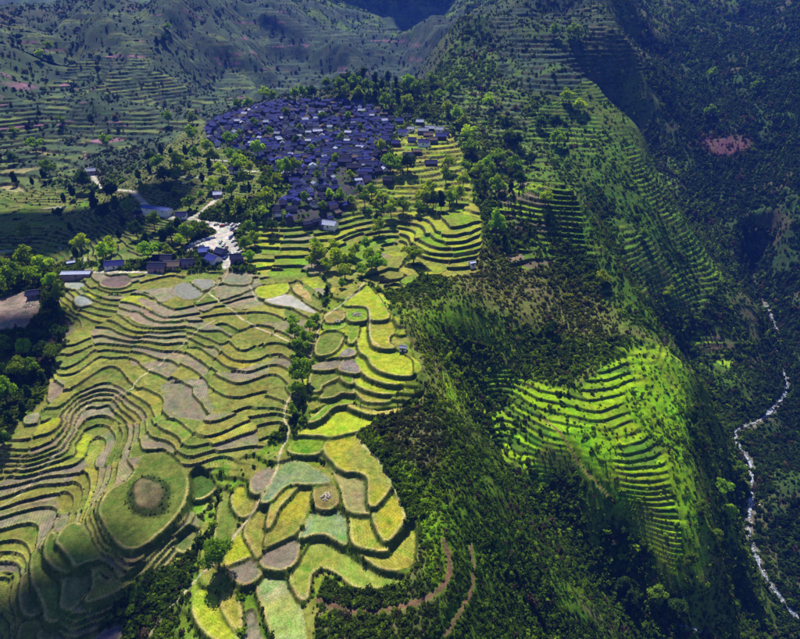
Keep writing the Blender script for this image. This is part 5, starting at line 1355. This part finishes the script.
# boulders along the river
ip = rng.integers(0, len(RIV), 700); off = rng.normal(0, 2.6, 700); tt = np.gradient(RIV[:,:2], axis=0); tt /= np.linalg.norm(tt, axis=1)[:,None]
bx = RIV[ip,0]-tt[ip,1]*off+rng.normal(0,1,700); by = RIV[ip,1]+tt[ip,0]*off+rng.normal(0,1,700); bz = ground_z(bx, by)
sv = np.array([v.co[:] for v in STM[0].vertices]); sf = np.array([p.vertices[:] for p in STM[0].polygons])
sz = .3+.8*rng.random(700)**2
Vb = (sv[None]*sz[:,None,None] + np.stack([bx, by, bz+.2], 1)[:,None]).reshape(-1, 3); Fb = (sf[None]+len(sv)*np.arange(700)[:,None,None]).reshape(-1, 3)
link('boulders', mesh_np('boulders', Vb, Fb, STONE), kind='stuff', label='pale boulders strewn along the river bed', category='boulders')
#@@PART6

# ------------------------------------------------------------------ unseen clouds added overhead, each placed to shade one stretch of ground; hazy air
SV = np.array([math.sin(SUN_AZ)*math.cos(SUN_EL), math.cos(SUN_AZ)*math.cos(SUN_EL), math.sin(SUN_EL)])
CLOUDM, ns_, ls_, bs_ = newmat('shade_cloud')
df = nd(ns_, 'ShaderNodeBsdfDiffuse'); tr = nd(ns_, 'ShaderNodeBsdfTranslucent'); mx = nd(ns_, 'ShaderNodeMixShader')
df.inputs[0].default_value = (.9,.9,.9,1); tr.inputs[0].default_value = (.9,.92,.95,1); mx.inputs[0].default_value = .3
ls_.new(df.outputs[0], mx.inputs[1]); ls_.new(tr.outputs[0], mx.inputs[2]); ls_.new(mx.outputs[0], ns_['Material Output'].inputs['Surface']); ns_.remove(bs_)
def shade_cloud(u, v, rx, ry, seed, rot=0, y=None):
    p = hit([u], [v])[0] if y is None else np.array(at_y(u, v, y))
    t = (1750-p[2])/SV[2]; c = p+SV*t
    def b(bm):
        bmesh.ops.create_icosphere(bm, subdivisions=5, radius=1)
        co = np.array([v_.co[:] for v_ in bm.verts])
        n = fbm(co[:,0]*3+seed*7.7, co[:,1]*3+co[:,2]*2.3, 1.6, seed, 4); n2 = np.abs(fbm(co[:,0]*3+5, co[:,1]*3-co[:,2]*3, .7, seed+9, 3))
        k = 1+.45*n+.35*n2
        co = co*k[:,None]
        co[:,2] = np.where(co[:,2] < 0, co[:,2]*.25, co[:,2])
        cr, sr = math.cos(rot), math.sin(rot)
        X = co[:,0]*rx; Y = co[:,1]*ry
        for v_, q in zip(bm.verts, np.c_[X*cr-Y*sr, X*sr+Y*cr, co[:,2]*.35*(rx+ry)*.5]): v_.co = q
    o = link('shade_cloud', bm_mesh('shade_cloud', b, CLOUDM, True), kind='stuff', label='unseen white cumulus added overhead to shade the ground below', category='shade_cloud')
    o.location = c
CLOUDS = [(50,226,110,42,1),(430,5,300,150,5),(5,645,45,20,11),(-5,350,40,40,12)]
for u, v, rx, ry, sd_ in CLOUDS: shade_cloud(u, v, rx, ry, sd_)

hz = bpy.data.meshes.new('haze'); bmh = bmesh.new(); zmax = float(SC['z'].max())+25; zmin = float(min(SC['z'].min(), SB['z'].min(), SA['z'].min()))-8
box(bmh, -2700, 2700, -1000, 4000, zmin, max(zmax, CAMZ+20)); bmesh.ops.recalc_face_normals(bmh, faces=bmh.faces); bmh.to_mesh(hz); bmh.free()
HM = bpy.data.materials.new('haze'); HM.use_nodes = True; hn = HM.node_tree.nodes; hl = HM.node_tree.links
hn.remove(hn['Principled BSDF']); pv = hn.new('ShaderNodeVolumePrincipled'); pv.inputs['Color'].default_value = (.06,.17,1.0,1); pv.inputs['Density'].default_value = HAZE
hl.new(pv.outputs[0], hn['Material Output'].inputs['Volume']); hz.materials.append(HM)
link('haze', hz, kind='stuff', label='thin bluish haze filling the whole valley', category='haze')
